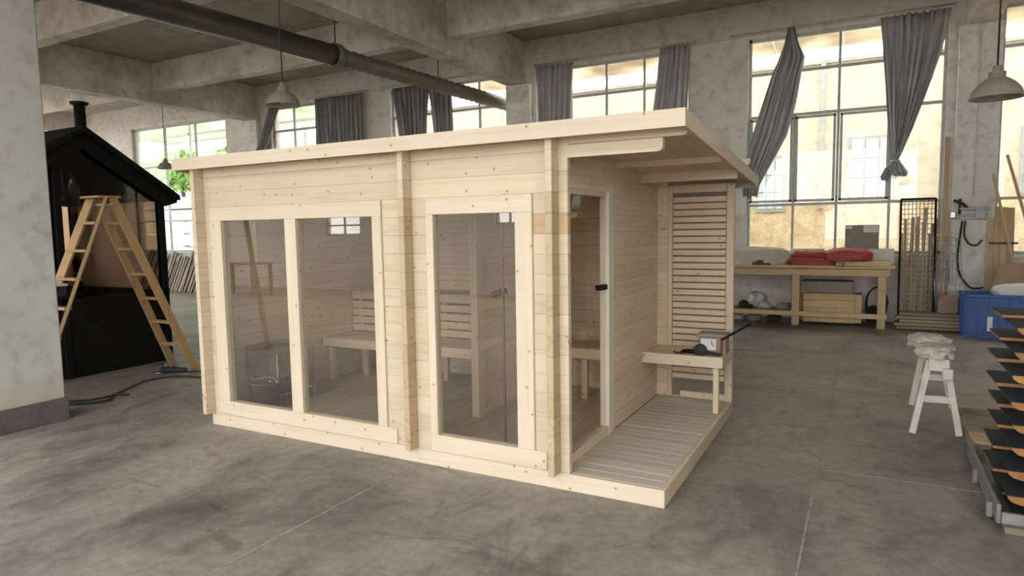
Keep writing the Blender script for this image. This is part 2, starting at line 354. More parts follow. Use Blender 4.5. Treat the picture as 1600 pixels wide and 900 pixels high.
# wall with openings: joined wall blocks around the holes
def wall_y(name, y0, y1, holes, mat, label):
    """holes: (x0,x1,z0,z1) sorted by x"""
    bm_boxes = []; x = XL-0.3
    def B(a, b, c, d): bm_boxes.append((a, b, c, d))
    for (a, b, c, d) in holes:
        B(x, a, 0, ZC); 
        if c > 0: B(a, b, 0, c)
        if d < ZC: B(a, b, d, ZC)
        x = b
    B(x, XR+0.3, 0, ZC)
    geos = []
    for (a, b, c, d) in bm_boxes:
        v = [(a, y0, c), (b, y0, c), (b, y1, c), (a, y1, c), (a, y0, d), (b, y0, d), (b, y1, d), (a, y1, d)]
        geos.append((v, [(0, 3, 2, 1), (4, 5, 6, 7), (0, 1, 5, 4), (1, 2, 6, 5), (2, 3, 7, 6), (3, 0, 4, 7)]))
    return struct(merge(name, geos, mat), label)
BW = [(-18.55, -14.35, 1.1, 4.74), (-12.62, -9.60, 1.1, 4.80), (-8.75, -5.66, 1.1, 4.80), (-5.02, -1.93, 1.1, 4.80), (-0.92, 1.99, 1.1, 4.80), (2.66, 5.60, 1.1, 4.80)]
wall_y('wall_back', YB, YB+0.28, BW, WALL, 'limewashed back wall with tall steel windows')
FWH = [(-18.6, -16.6, 0.9, 4.6), (-15.45, -15.2, 0.0, 2.6), (-12.45, -11.15, 1.5, 4.6), (-9.6, -8.0, 2.2, 4.7), (-6.95, -6.2, 1.72, 4.7), (-5.9, 3.2, 0.0, 4.75), (4.6, 5.6, 2.0, 4.7)]  # the widest hole is an unseen gate, added as a daylight source
wall_y('wall_front', YF-0.28, YF, FWH, WALL, 'front wall behind the camera with an open gate added for daylight')
def wall_x(name, x0, x1, holes, mat, label):
    bx, y = [], YF
    for (a, b, c, d) in holes:
        bx += [(y, a, 0, ZC), (a, b, 0, c), (a, b, d, ZC)]; y = b
    bx.append((y, YB, 0, ZC)); geos = []
    for (a, b, c, d) in bx:
        v = [(x0, a, c), (x1, a, c), (x1, b, c), (x0, b, c), (x0, a, d), (x1, a, d), (x1, b, d), (x0, b, d)]
        geos.append((v, [(0, 3, 2, 1), (4, 5, 6, 7), (0, 1, 5, 4), (1, 2, 6, 5), (2, 3, 7, 6), (3, 0, 4, 7)]))
    return struct(merge(name, geos, mat), label)
SWH = [(-9.6, -5.0, 0.9, 4.8), (-4.4, 0.2, 0.9, 4.8), (0.8, 5.0, 0.9, 4.8), (5.4, 8.2, 0.9, 4.8)]  # end-wall openings out of view, added to let more daylight in
wall_x('wall_left', XL-0.3, XL, SWH, WALL, 'left end wall with tall openings added for daylight')
wall_x('wall_right', XR, XR+0.3, SWH[:1], WALL, 'limewashed right end wall with an opening added for daylight')

# light portals sitting in the openings (they only guide the skylight)
def portal(x0, x1, z0, z1, y, inward):
    l = bpy.data.lights.new('skylight_portal', 'AREA'); l.shape = 'RECTANGLE'; l.size = x1-x0; l.size_y = z1-z0
    l.cycles.is_portal = True
    o = bpy.data.objects.new('skylight_portal', l); COL.objects.link(o); o.location = ((x0+x1)/2, y, (z0+z1)/2)
    o.rotation_euler = (PI/2*(1 if inward > 0 else -1), 0, 0)
for h in FWH: portal(*h, YF-0.1, 1)
for h in BW: portal(*h, YB+0.2, -1)
def portal2(loc, sx, sy, rot):
    l = bpy.data.lights.new('skylight_portal', 'AREA'); l.shape = 'RECTANGLE'; l.size = sx; l.size_y = sy; l.cycles.is_portal = True
    o = bpy.data.objects.new('skylight_portal', l); COL.objects.link(o); o.location = loc; o.rotation_euler = rot
for (a, b) in RL: portal2(((a+b)/2, -7.1, ZC+0.1), b-a, 5.0, (0, 0, 0))
portal2((XR+0.15, -7.3, 2.85), 3.9, 4.6, (0, PI/2, 0))
for (a, b, c, d) in SWH:
    portal2((XL-0.15, (a+b)/2, (c+d)/2), d-c, b-a, (0, -PI/2, 0))

# columns, girders, cross beams, pilasters
GX = (-13.25, -5.37, 2.38)
for i, x in enumerate(GX):
    wd = 0.19; g_ = x-0.06 if i == 1 else x+(0.03 if i == 0 else 0)
    struct(box('ceiling_girder', g_-wd, g_+wd, YF, YB, 4.52, ZC, BEAM, bev=0.015))
    c = struct(box('column', x-0.2, x+0.2, -1.07, -0.47, 0.19, 4.52, COLM, bev=0.012), 'whitewashed concrete column with a dark plinth')
    struct(box('column_plinth', x-0.215, x+0.215, -1.085, -0.455, 0, 0.19, PLIN, bev=0.006))
    p = struct(box('pilaster', x-0.27, x+0.27, YB-0.16, YB, 0, 4.52, PIER, bev=0.01))
XS = [XL]+[g for g in GX for _ in (0, 1)]+[XR]
for y in (-7.4, -4.1, -0.85, 2.48, 5.79):
    for k in range(4):
        a = XL if k == 0 else GX[k-1]+0.13; b = XR if k == 3 else GX[k]-0.13
        struct(box('ceiling_beam', a, b, y, y+0.26, 4.78, ZC, BEAM, bev=0.012))
struct(box('lintel_beam', XL, XR, YB-0.05, YB+0.02, 4.84, ZC, WALL))

# steel windows: frame, mullions and a glass pane in every cell
def window(n, hole, xs, zs, y, label, pane=True, open_cells=(), skip=()):
    x0, x1, z0, z1 = hole
    fr = [((x0, x1), (z0, z0+0.05)), ((x0, x1), (z1-0.05, z1)), ((x0, x0+0.045), (z0, z1)), ((x1-0.045, x1), (z0, z1))]
    geos = []
    for (a, b), (c, d) in fr:
        v, f = bar_geo(((a+b)/2, y, c), ((a+b)/2, y, d), b-a, 0.06, (0, 1, 0)); geos.append((v, f))
    w_ = struct(merge('window_%d' % n, geos, STEEL), label)
    X = [x0]+xs+[x1]; Z = [z0]+zs+[z1]
    for x in xs: 
        for j in range(len(Z)-1):
            if (round(x, 2), j) in skip: continue
            box('mullion', x-0.02, x+0.02, y-0.025, y+0.025, Z[j], Z[j+1], STEEL, w_)
    for z in zs: box('transom', x0, x1, y-0.028, y+0.028, z-0.022, z+0.022, STEEL, w_)
    for i in range(len(X)-1):
        for j in range(len(Z)-1):
            if (i, j) in open_cells: continue
            box('pane', X[i], X[i+1], y-0.003, y+0.003, Z[j], Z[j+1], WGL, w_)
    return w_
YW = YB+0.12
zs = [1.95, 3.47, 4.20]
window(1, BW[0], [-17.1, -15.75], [2.0, 3.6], YW, 'leftmost back window with slanting roof bars behind', open_cells=((1, 1), (2, 1)))
window(2, BW[1], [-11.9, -11.1, -10.35], zs, YW, 'back window half covered by a dark curtain')
window(3, BW[2], [-7.95, -7.2, -6.42], zs, YW, 'back window pierced by the flexible duct', open_cells=((3, 3), (2, 3)))
window(4, BW[3], [-4.3, -3.55, -2.80], zs, YW, 'back window between two short grey curtains')
w5 = window(5, BW[4], [-0.17, 0.50, 1.27], zs, YW, 'tall back window above the workbench', skip=((-0.17, 2), (-0.17, 3), (1.27, 2), (1.27, 3)))
window(6, BW[5], [3.4, 4.13, 4.87], zs, YW, 'rightmost back window beside the pilaster')
# casement sash frames of the window above the bench
for (a, b) in ((-0.88, -0.19), (-0.15, 0.47), (0.53, 1.25)):
    g = []
    for (x0, x1, z0, z1) in ((a, a+0.04, 1.99, 3.43), (b-0.04, b, 1.99, 3.43), (a, b, 1.99, 2.03), (a, b, 3.39, 3.43)):
        v, f = bar_geo(((x0+x1)/2, YW-0.05, z0), ((x0+x1)/2, YW-0.05, z1), x1-x0, 0.03, (0, 1, 0)); g.append((v, f))
    merge('sash', g, STEEL, w5)
for n, h in ((7, FWH[0]), (8, FWH[2]), (9, FWH[3]), (10, FWH[4]), (11, FWH[6])):
    m_ = (h[0]+h[1])/2
    window(n, h, [m_], [h[2]+0.28 if n == 8 else h[2]+1.0, h[2]+1.8], YF-0.14, 'steel window in the front wall', )
for n, h in enumerate(BW): 
    struct(box('window_sill', h[0]-0.03, h[1]+0.03, YB-0.06, YB+0.28, h[2]-0.04, h[2], PIER, bev=0.006))

# ------------------------------------------------------------------ outside, behind the back windows
yo = 12.5
fac = thing('facade', 'cream plastered building across the alley behind the windows', 'building', (-2, yo, -0.2))
box('wall_upper', -14.2, 14, yo, yo+0.3, 2.05, 5.05, CREAM, fac); box('wall_base', -14.2, 14, yo-0.02, yo+0.3, -0.2, 2.05, OCHRE, fac)
box('coping', -14.2, 14, yo-0.08, yo+0.3, 5.05, 5.12, STEEL, fac)
BLUEG = plain('facade_window_glass', (0.62, 0.74, 0.80), 0.15, scale=2, var=0.1)
for (x0, x1, z0, z1) in ((0.62, 1.42, 2.15, 3.40), (-1.25, -0.72, 1.95, 3.1), (3.6, 4.6, 2.2, 3.4)):
    wf = box('window_frame', x0-0.05, x1+0.05, yo-0.05, yo, z0-0.05, z1+0.05, STEEL, fac)
    nx, nz = 3, 3
    for i in range(nx):
        for j in range(nz):
            a = x0+(x1-x0)*i/nx; b = x0+(x1-x0)*(i+1)/nx; c = z0+(z1-z0)*j/nz; d = z0+(z1-z0)*(j+1)/nz
            box('window_pane', a+0.015, b-0.015, yo-0.065, yo-0.05, c+0.015, d-0.015, BLUEG, wf)
for x in (0.05, 2.35): box('downpipe' if x > 1 else 'wall_post', x-0.05, x+0.05, yo-0.10, yo, 1.95 if x < 1 else -0.2, 5.05, STEEL if x < 1 else OAK, fac)
cn = thing('canopy', 'translucent mottled roof sheet over the alley outside', 'canopy', (-2, 9.2, 5.5))
for i in range(20):
    x0 = -13.6+i*1.4
    prism('roof_sheet', [(11.7, 5.75), (13.4, 5.60), (13.4, 5.615), (11.7, 5.765)], 0, x0, x0+1.39, CANOPY, cn)
# greenery, roof bars and sheeted stack beyond the leftmost window
def leaves(name, c, s, n, parent, size=0.13):
    V, Fc = [], []
    for i in range(n):
        while True:
            p = Vector((random.uniform(-1, 1), random.uniform(-1, 1), random.uniform(-1, 1)))
            if p.length < 1: break
        p = Vector(c)+Vector((p.x*s[0], p.y*s[1], p.z*s[2]))
        a = Vector((random.gauss(0, 1), random.gauss(0, 1), random.gauss(0, 1))).normalized(); b = a.orthogonal().normalized(); q = len(V); k = size*random.uniform(0.6, 1.4)
        V += [p-a*k, p+b*k*0.5, p+a*k, p-b*k*0.5]; Fc.append((q, q+1, q+2, q+3))
    o = mesh(name, V, Fc, LEAF, parent); o['kind'] = 'stuff'; return o
for (x, lb) in ((-30.6, 'leftmost leafy tree outside the leftmost window'), (-26.6, 'middle leafy tree outside the leftmost window'), (-22.6, 'rightmost leafy tree outside the leftmost window')):
    tr = thing('tree', lb, 'tree', (x, 16.0, -0.2))
    tube('trunk', [(x, 16.0, -0.2), (x+0.1, 16.0, 1.8), (x-0.1, 16.1, 4.0)], [0.16, 0.13, 0.08], BARK, tr)
    leaves('foliage', (x, 16.0, 4.45), (1.9, 1.0, 0.95), 1500, tr)
scr = thing('fibreglass_screen', 'pale green fibreglass sheeting outside the leftmost window', 'screen', (-26, 17.5, 0))
FIB = plain('pale_green_fibreglass', (0.66, 0.76, 0.66), 0.5, scale=1.5, var=0.1)
for i in range(14): box('sheet', -34+i*1.0, -33.02+i*1.0, 17.5+0.03*(i % 2), 17.53+0.03*(i % 2), 4.7, 7.4, FIB, scr)
for x in (-34, -27, -20.2): box('post', x, x+0.1, 17.55, 17.65, -0.2, 7.4, STEEL, scr)
lean = thing('lean_to_roof', 'pale translucent lean-to roof on steel bars outside the leftmost window', 'roof', (-17, 11, 4))
for i in range(8):
    x0 = -25.5+i*1.5
    prism('roof_sheet', [(9.4, 6.0), (14.4, 5.45), (14.4, 5.47), (9.4, 6.02)], 0, x0, x0+1.48, CANOPYG, lean)
for (p, q) in (((-26, 14.4, 5.4), (-14.3, 14.4, 5.4)), ((-26, 12, 5.15), (-14.3, 12, 5.15)), ((-20.4, 12, 5.75), (-20.4, 12, -0.2)), ((-17.2, 14.4, 5.4), (-17.2, 14.4, -0.2))):
    bar('bar', p, q, 0.07, 0.07, STEEL, lean)
shed = thing('sheeted_stack', 'grey and white sheeted timber stack outside left window', 'timber stack', (-19.5, 12.6, -0.2))
for i in range(7):
    z = -0.2+i*0.46; box('sheet_bundle', -25, -15.5-0.1*(i % 2), 12.3+0.05*(i % 3), 13.3, z, z+0.42, PLASTIC if i % 2 else FOAM, shed, 0.02)
pile = thing('batten_stack', 'upright dark wooden battens against the wall below left window', 'battens', (-15.7, 8.5, 0))
for i in range(26):
    x = -17.9+i*0.13
    bar('batten', (x, 8.15+random.uniform(-.03, .03), 0), (x+random.uniform(-.03, .03), 8.6, 1.0+random.uniform(-.1, .15)), 0.07, 0.04, DKW if i % 3 else OLD, pile, (0, 1, 0))

# ================================================================== THE SAUNA CABIN
S = thing('sauna_cabin', 'pale pine log sauna cabin with glass front, flat roof and open porch', 'sauna', (-1.93, 1.08, 0))
T = 0.044; LH = 0.122; Z0 = 0.105
def courses(z1): 
    z = Z0; out = []
    while z < z1-0.01:
        out.append((z, min(z+LH, z1))); z += LH
    return out
def log_x(x0, x1, y, z0, z1, mat=None): return box('wall_log', x0, x1, y, y+T, z0, z1, mat or PX, S, 0.0035)
def log_y(x, y0, y1, z0, z1, mat=None): return box('wall_log', x, x+T, y0, y1, z0, z1, mat or PY, S, 0.0035)
XW0, XP, XD, XE, YBK = -3.86, -1.765, -0.69, -0.585, 2.116
ZT = 2.13
for (a, b) in courses(ZT):
    mid = (a+b)/2
    tan = 1.56 < mid < 1.70
    # front wall, split by the glazed units (left unit opens -3.77..-1.94, right unit -1.615..-0.80)
    segs = [(XW0+T, -3.74, 0), (-1.975, XP, 0), (XP+T, -1.60, 0), (-0.815, XD, 1), (XD+T, XE, 1)] if mid < 1.80 else [(XW0+T, XP, 0), (XP+T, XD, 0), (XD+T, XE, 0)]
    for (x0, x1, k) in segs: log_x(x0, x1, 0.0, a, b, TANX if (tan and k) else None)
    log_x(XW0-0.09, XE+0.03, YBK, a, b)
    # left wall, partition (door opening y .12-.82), right wall (door opening y .05-.83)
    log_y(XW0, -0.09, YBK, a, b)
    if 0.12 < mid < 1.84:
        log_y(XP, -0.09, 0.10, a, b, EG); log_y(XP, 0.86, YBK, a, b)
        log_y(XD, -0.09, 0.045, a, b, EG); log_y(XD, 0.93, YBK, a, b)
    else:
        log_y(XP, -0.09, YBK, a, b); log_y(XD, -0.09, YBK, a, b)
# header logs carrying the roof over the porch, with rounded ends
def rounded(x0, x1, z0, z1, r):
    p = [(x0, z0)]+[(x1-r+r*math.sin(i*PI/12), z0+r-r*math.cos(i*PI/12)) for i in range(7)]+[(x1, z1), (x0, z1)]
    return p
for y in (0.0, YBK):
    prism('header_log', rounded(XD+T, -0.02, 2.012, 2.085, 0.03), 1, y-0.001, y+T+0.001, PX, S)
    prism('header_log', rounded(XD+T, 0.115, 2.088, 2.145, 0.03), 1, y-0.0015, y+T+0.0015, PX, S)
# skirt
box('skirt_board', XW0, 0.0, -0.004, 0.03, 0, Z0, FX, S, 0.003); box('skirt_board', -0.03, 0.0, 0.03, 2.19, 0, Z0, PY, S, 0.003)
box('skirt_board', XW0, XW0+0.03, 0.03, 2.19, 0, Z0, PY, S, 0.003); box('skirt_board', XW0+0.03, -0.03, 2.16, 2.19, 0, Z0, PX, S, 0.003)
box('floor_base', XW0+0.04, -0.04, 0.04, 2.15, 0.0, 0.08, OLDX, S)
# porch deck boards (run left-right) and indoor floor boards (run front-back)
n = 21; y0 = 0.034; p = (2.11-y0)/n
for i in range(n): box('deck_board', XD+T+0.002, -0.031, y0+i*p+0.0008, y0+(i+1)*p-0.0008, 0.08, Z0+random.uniform(-.001, .001), DECK, S, 0.002)
DECKY = wood('floor_pine', 1, (0.50, 0.43, 0.34), (0.42, 0.35, 0.265), knot=False, rnd=0.12)
n = 26; x0 = XW0+T; p = (XD-x0)/n
for i in range(n): box('floor_board', x0+i*p+0.001, x0+(i+1)*p-0.001, 0.05, YBK, 0.08, 0.108, DECKY, S, 0.002)
# glazed front units
def unit(x0, x1, z0, z1, panes, label):
    """pine frame proud of the wall with one glass pane in each opening"""
    yf0, yf1 = -0.016, 0.05
    zb, zt = 0.223, 1.703
    f = box('window_frame', x0, x1, yf0, yf1, zt, z1, FX, S, 0.003); f['label'] = label
    box('rail', x0, x1+0.085, yf0, yf1, z0, zb, FX, f, 0.003)
    xs = [x0]+[v for pr_ in panes for v in pr_]+[x1]
    for i in range(0, len(xs), 2): box('stile', xs[i], xs[i+1], yf0-0.001, yf1, zb, zt, FZ, f, 0.003)
    for (a, b) in panes:
        box('glass_pane', a, b, 0.016, 0.024, zb, zt, GLS, f)
unit(-3.74, -1.975, 0.109, 1.813, ((-3.612, -2.90), (-2.785, -2.055)), 'double glazed front opening with pale pine frame')
unit(-1.60, -0.815, 0.109, 1.813, ((-1.541, -0.932),), 'single tall front pane with pale pine frame')
# porch door: jambs, glass leaf, hinge
box('door_jamb', XD-0.01, XD+T+0.012, 0.83, 0.945, Z0, 1.90, FZ, S, 0.003); box('door_jamb', XD-0.01, XD+T+0.01, 0.045, 0.075, Z0, 1.90, FZ, S, 0.003)
box('door_head', XD-0.01, XD+T+0.011, 0.045, 0.945, 1.845, 1.885, FX, S, 0.003); box('door_sill', XD-0.01, XD+T+0.008, 0.076, 0.829, Z0, 0.17, PY, S, 0.003)
dl = box('door_leaf', XD+0.02, XD+0.028, 0.08, 0.828, 0.185, 1.838, GDR, S); dl['label'] = 'clear frameless glass porch door'
box('hinge', XD+0.006, XD+0.05, 0.70, 0.835, 1.165, 1.20, BLK, dl, 0.003); pass
box('door_stop', XD+0.036, XD+T+0.016, 0.826, 0.842, 0.18, 1.85, FOAM, dl, 0.002)
# inner glass door standing open, hinged on the partition post
box('partition_post', XP-0.012, XP+T+0.012, 0.80, 0.90, Z0, 1.95, FZ, S, 0.003); box('partition_head', XP-0.01, XP+T+0.01, 0.10, 0.90, 1.86, 1.93, PY, S, 0.003)
h0, h1 = Vector((-1.70, 0.80)), Vector((-1.216, 0.335))
gd = bar('inner_door', ((h0.x+h1.x)/2, (h0.y+h1.y)/2, 0.12), ((h0.x+h1.x)/2, (h0.y+h1.y)/2, 1.84), 0.008, 0.68, GDR, S, tuple((h1-h0).normalized())+(0,))
gd['label'] = 'inner glass door standing open'
ed = h1+(h1-h0).normalized()*0.004
EDGE = plain('glass_edge', (0.10, 0.05, 0.03), 0.3)
box('glass_edge', ed.x-0.006, ed.x+0.006, ed.y-0.006, ed.y+0.006, 0.12, 1.84, EDGE, gd)
kp = h0+(h1-h0)*0.86
tube('handle', [(kp.x-0.03, kp.y-0.035, 1.15), (kp.x+0.035, kp.y+0.04, 1.17)], 0.022, BLK, gd); 
# porch slat screen at the back
box('screen_stile', XD+T+0.09, -0.515, YBK-0.004, YBK+0.04, Z0, 1.95, PZ, S, 0.003); box('screen_stile', -0.062, 0.0, YBK-0.006, YBK+0.044, Z0, 1.95, PZ, S, 0.003)
box('screen_rail', -0.515, -0.062, YBK, YBK+0.04, 1.885, 1.955, PX, S, 0.003); box('screen_rail', -0.44, -0.062, YBK+0.0, YBK+0.03, Z0, 0.16, PX, S, 0.003)
z = 0.275; k = 0
while z < 1.84:
    box('screen_slat', -0.512, -0.066, YBK+0.004, YBK+0.024, z, z+0.044, PX, S, 0.002); z += 0.0567
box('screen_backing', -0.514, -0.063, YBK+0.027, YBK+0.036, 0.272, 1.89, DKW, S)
# roof: boards along the slope, purlins, fascias
RY0, RY1 = -0.125, 2.43
def zr(y): return 2.150 + (1.965-2.150)*(y-RY0)/(RY1-RY0)     # underside of the boards
nb = 29; x0 = -3.98; p = (0.115-x0)/nb
for i in range(nb):
    prism('roof_board', [(RY0, zr(RY0)), (RY1, zr(RY1)), (RY1, zr(RY1)+0.022), (RY0, zr(RY0)+0.022)], 0, x0+i*p+0.001, x0+(i+1)*p-0.001, PY, S)
for y, dp in ((1.02, 0.04), (1.62, 0.07)):
    prism('purlin', [(y, zr(y)-dp), (y+0.045, zr(y)-dp), (y+0.045, zr(y+0.045)), (y, zr(y))], 0, XD+0.001, 0.10, PX, S)
    prism('ceiling_purlin', [(y, zr(y)-dp), (y+0.045, zr(y)-dp), (y+0.045, zr(y+0.045)), (y, zr(y))], 0, XW0+T, XD-0.001, PX, S)
prism('fascia_board', [(RY0-0.025, 2.113), (RY0, 2.113), (RY0, 2.206), (RY0-0.025, 2.206)], 0, -3.99, 0.137, FX, S)
prism('fascia_board', [(RY1, zr(RY1)-0.04), (RY1+0.025, zr(RY1)-0.04), (RY1+0.025, zr(RY1)+0.05), (RY1, zr(RY1)+0.05)], 0, -3.99, 0.137, PX, S)
for x in (0.115, -4.005):
    prism('fascia_board', [(RY0, 2.113), (RY1+0.025, 1.928), (RY1+0.025, 2.02), (RY0, 2.205)], 0, x, x+0.022, PY, S)
ROOF = plain('roof_felt', (0.05, 0.05, 0.05), 0.9)
prism('roof_felt', [(RY0, zr(RY0)+0.023), (RY1, zr(RY1)+0.023), (RY1, zr(RY1)+0.03), (RY0, zr(RY0)+0.03)], 0, -3.97, 0.11, ROOF, S)
# indoor ceiling lining
prism('ceiling_board', [(0.05, zr(0.05)-0.095), (YBK, zr(YBK)-0.095), (YBK, zr(YBK)-0.08), (0.05, zr(0.05)-0.08)], 0, XW0+T, XD, PX, S)

# benches inside
def bench(name, label, x0, x1, y0, y1, top, planks, legs, riser=None):
    b = thing(name, label, 'bench', ((x0+x1)/2, (y0+y1)/2, 0.108), None)
    p_ = (y1-y0-0.03)/planks
    for i in range(planks): box('seat_plank', x0, x1, y0+0.03+i*p_+0.004, y0+0.03+(i+1)*p_-0.004, top-0.026, top, PX, b, 0.003)
    box('front_rail', x0, x1, y0, y0+0.028, top-0.088, top, PX, b, 0.003)
    for (lx, ly) in legs: box('leg', lx, lx+0.055, ly, ly+0.045, 0.108, top-0.03, PZ, b, 0.003)
    if riser:
        z_ = riser[0]
        while z_ < riser[1]-0.05:
            box('riser_slat', x0, x1, y0+0.01, y0+0.026, z_, z_+0.068, PX, b, 0.002); z_ += 0.082
    return b
bench('lower_bench', 'lower pine sauna bench behind the double front window', XW0+T+0.01, XP-0.01, 1.25, 1.69, 0.555, 4, [(-3.76, 1.28), (-3.2, 1.45), (-2.6, 1.28), (-1.9, 1.28), (-3.6, 1.6)])
bench('upper_bench', 'upper pine sauna bench with slatted riser above the lower one', XW0+T+0.01, XP-0.01, 1.70, YBK-0.01, 0.985, 4, [(-3.76, 1.75), (-2.7, 1.75), (-1.86, 1.75)], (0.56, 0.93))
bk = thing('backrest', 'slatted pine backrest fixed on the sauna back wall', 'backrest', (-2.8, YBK-0.02, 1.0))
for i in range(4): box('backrest_slat', XW0+T+0.1, XP-0.05, YBK-0.035, YBK-0.015, 1.04+i*0.055, 1.08+i*0.055, PX, bk, 0.002)
for x in (-3.5, -2.8, -2.1): box('batten', x, x+0.04, YBK-0.014, YBK-0.001, 1.02, 1.26, PZ, bk)
bench('changing_bench', 'small pine bench in the changing room seen through the porch door', XP+T+0.03, XD-0.02, 1.66, YBK-0.01, 0.555, 3, [(-1.62, 1.69), (-1.2, 1.69), (-0.80, 1.69), (-1.0, 2.0)])
# galvanised heater box in the sauna corner
ht = thing('sauna_heater', 'galvanised steel heater box on legs behind the left front pane', 'heater', (-3.58, 0.52, 0.108))
box('casing', -3.76, -3.40, 0.30, 0.74, 0.36, 0.58, GALV, ht, 0.006)
for (x, y) in ((-3.76, 0.30), (-3.43, 0.30), (-3.76, 0.71), (-3.43, 0.71)): box('leg', x, x+0.03, y, y+0.03, 0.108, 0.36, GALV, ht)
box('lower_tray', -3.74, -3.42, 0.32, 0.72, 0.20, 0.22, GALV, ht, 0.004)
box('back_plate', -3.775, -3.765, 0.29, 0.75, 0.36, 0.62, GALV, ht)
blob('plastic_wrap', (-3.60, 0.38, 0.41-0.1), (0.14, 0.07, 0.05), PLASTIC, ht, amp=0.5, seed=4)
bkt = thing('bucket', 'dark round bucket standing before the steel heater', 'bucket', (-3.42, 0.20, 0.108))
lathe('body', [(0.0, 0.004), (0.095, 0.004), (0.125, 0.24), (0.132, 0.24), (0.132, 0.25), (0.118, 0.25), (0.09, 0.012), (0, 0.012)], (-3.44, 0.22, 0.108), plain('dark_bucket', (0.10, 0.09, 0.075), 0.6), bkt)
tube('bail', [(-3.44+0.13*math.cos(a), 0.22, 0.108+0.24+0.05*math.sin(a)) for a in [PI*i/10 for i in range(11)]], 0.004, GALV, bkt, 6)

# porch bench with things on it
pb = thing('porch_bench', 'pine bench on the porch with a single front leg', 'bench', (-0.32, 1.9, Z0))
for i in range(4): box('seat_plank', XD+T+0.002, 0.0, 1.705+i*0.1015, 1.705+(i+1)*0.1015-0.004, 0.535, 0.562, PX, pb, 0.003)
box('front_rail', XD+T+0.002, 0.0, 1.675, 1.703, 0.478, 0.566, FX, pb, 0.003); box('side_rail', -0.028, 0.0, 1.705, 2.105, 0.478, 0.534, PY, pb, 0.003)
box('leg', -0.078, -0.034, 1.705, 1.745, Z0, 0.535, PZ, pb, 0.003); box('cleat', XD+T+0.002, XD+T+0.03, 1.705, 2.105, 0.49, 0.534, PY, pb)
tb = thing('tool_box', 'small brown tool box with white label on the porch bench', 'box', (-0.11, 1.86, 0.562))
box('body', -0.21, 0.00, 1.80, 1.95, 0.562, 0.705, CARD, tb, 0.006); box('lid', -0.225, 0.012, 1.788, 1.962, 0.705, 0.732, GREYB, tb, 0.005)
box('label', -0.195, -0.075, 1.797, 1.80, 0.60, 0.69, PAPER, tb)
for (x, z_, a) in ((-0.112, 0.645, 0.035), (-0.10, 0.63, 0.02)): box('print_mark', x, x+0.006, 1.795, 1.797, z_, z_+a, BLK, tb)
box('strap', -0.04, -0.022, 1.795, 1.80, 0.562, 0.705, BRN, tb)
rd = tube('steel_rod', [(-0.02, 1.75, 0.70), (0.16, 2.02, 0.80)], 0.009, BLK); tag(rd, 'thin dark rod leaning over the tool box on porch bench', 'rod')
nr = thing('nail_gun', 'dark nail gun lying on the porch bench seat', 'power tool', (-0.26, 1.77, 0.562))
lathe('drum', [(0, -0.02), (0.045, -0.02), (0.052, -0.012), (0.052, 0.012), (0.045, 0.02), (0, 0.02)], (-0.19, 1.755, 0.60), BLKR, nr)
nr.children[0].rotation_euler = (PI/2, 0, 0)
tube('barrel', [(-0.19, 1.755, 0.592), (-0.03, 1.735, 0.578)], [0.016, 0.011], BLKR, nr); tube('grip', [(-0.22, 1.76, 0.59), (-0.29, 1.78, 0.582), (-0.34, 1.79, 0.580)], [0.016, 0.018, 0.013], BLK, nr)
cb_ = tube('cord', smooth([(-0.25, 1.80, 0.570), (-0.30, 1.84, 0.570), (-0.36, 1.80, 0.570), (-0.33, 1.75, 0.570), (-0.38, 1.74, 0.571), (-0.41, 1.78, 0.570)]), 0.007, BLKR, nr, 6)

# ================================================================== LEFT: BLACK CABIN, LADDER, CABLES
G = thing('black_cabin', 'black gabled garden cabin with large panes behind the wooden ladder', 'cabin', (-8.2, 0.75, 0))
gx, gy0, gy1, ay = -6.85, -0.22, 1.70, 0.74
zE, zA = 2.16, 2.78
def slope(y): return zA-(abs(y-ay))*(zA-zE)/(gy1-ay)
for y in (gy0, 0.42, gy1-0.07): box('post', gx-0.09, gx, y, y+0.07, 0, slope(y+0.035)-0.02, BLK, G, 0.004)
for y in (gy0, gy1-0.07): box('post', gx-2.4, gx-2.31, y, y+0.07, 0, slope(y+0.035)-0.02, BLK, G, 0.004)
box('base_panel', gx-0.06, gx-0.02, gy0, gy1, 0, 0.84, BLK, G); box('rail', gx-0.09, gx, gy0, gy1, 0.84, 0.90, BLK, G, 0.004)
box('base_panel', gx-2.4, gx-0.06, gy1-0.05, gy1-0.01, 0, 0.84, BLK, G); box('rail', gx-2.4, gx, gy1-0.07, gy1, 0.84, 0.9, BLK, G); box('rail', gx-2.4, gx, gy1-0.07, gy1, 2.06, 2.14, BLK, G)
prism('glass_pane', [(0.49, 0.90), (gy1-0.07, 0.90), (gy1-0.07, slope(gy1-0.07)-0.04), (ay, slope(ay)-0.04), (0.49, slope(0.49)-0.04)], 0, gx-0.05, gx-0.042, CGL, G)
prism('glass_pane', [(gy0+0.07, 0.90), (0.42, 0.90), (0.42, slope(0.42)-0.04), (gy0+0.07, slope(gy0+0.07)-0.04)], 0, gx-0.05, gx-0.042, CGL, G)
box('glass_pane', gx-2.31, gx-0.09, gy1-0.04, gy1-0.032, 0.90, 2.06, CGL, G)
box('floor_panel', gx-2.4, gx-0.06, gy0, gy1, 0.0, 0.06, BLK, G)
for s in (-1, 1):
    e = gy1+0.16 if s > 0 else gy0-0.16
    prism('roof_panel', [(ay, zA+0.05), (e, slope(e)+0.04), (e, slope(e)-0.02), (ay, zA-0.02)], 0, gx-2.6, gx+0.10, BLK, G)
    prism('barge_board', [(ay, zA+0.055), (e, slope(e)+0.045), (e, slope(e)-0.05), (e-s*0.16, slope(e)-0.10), (ay, zA-0.20)], 0, gx+0.0, gx+0.03, BLK, G)
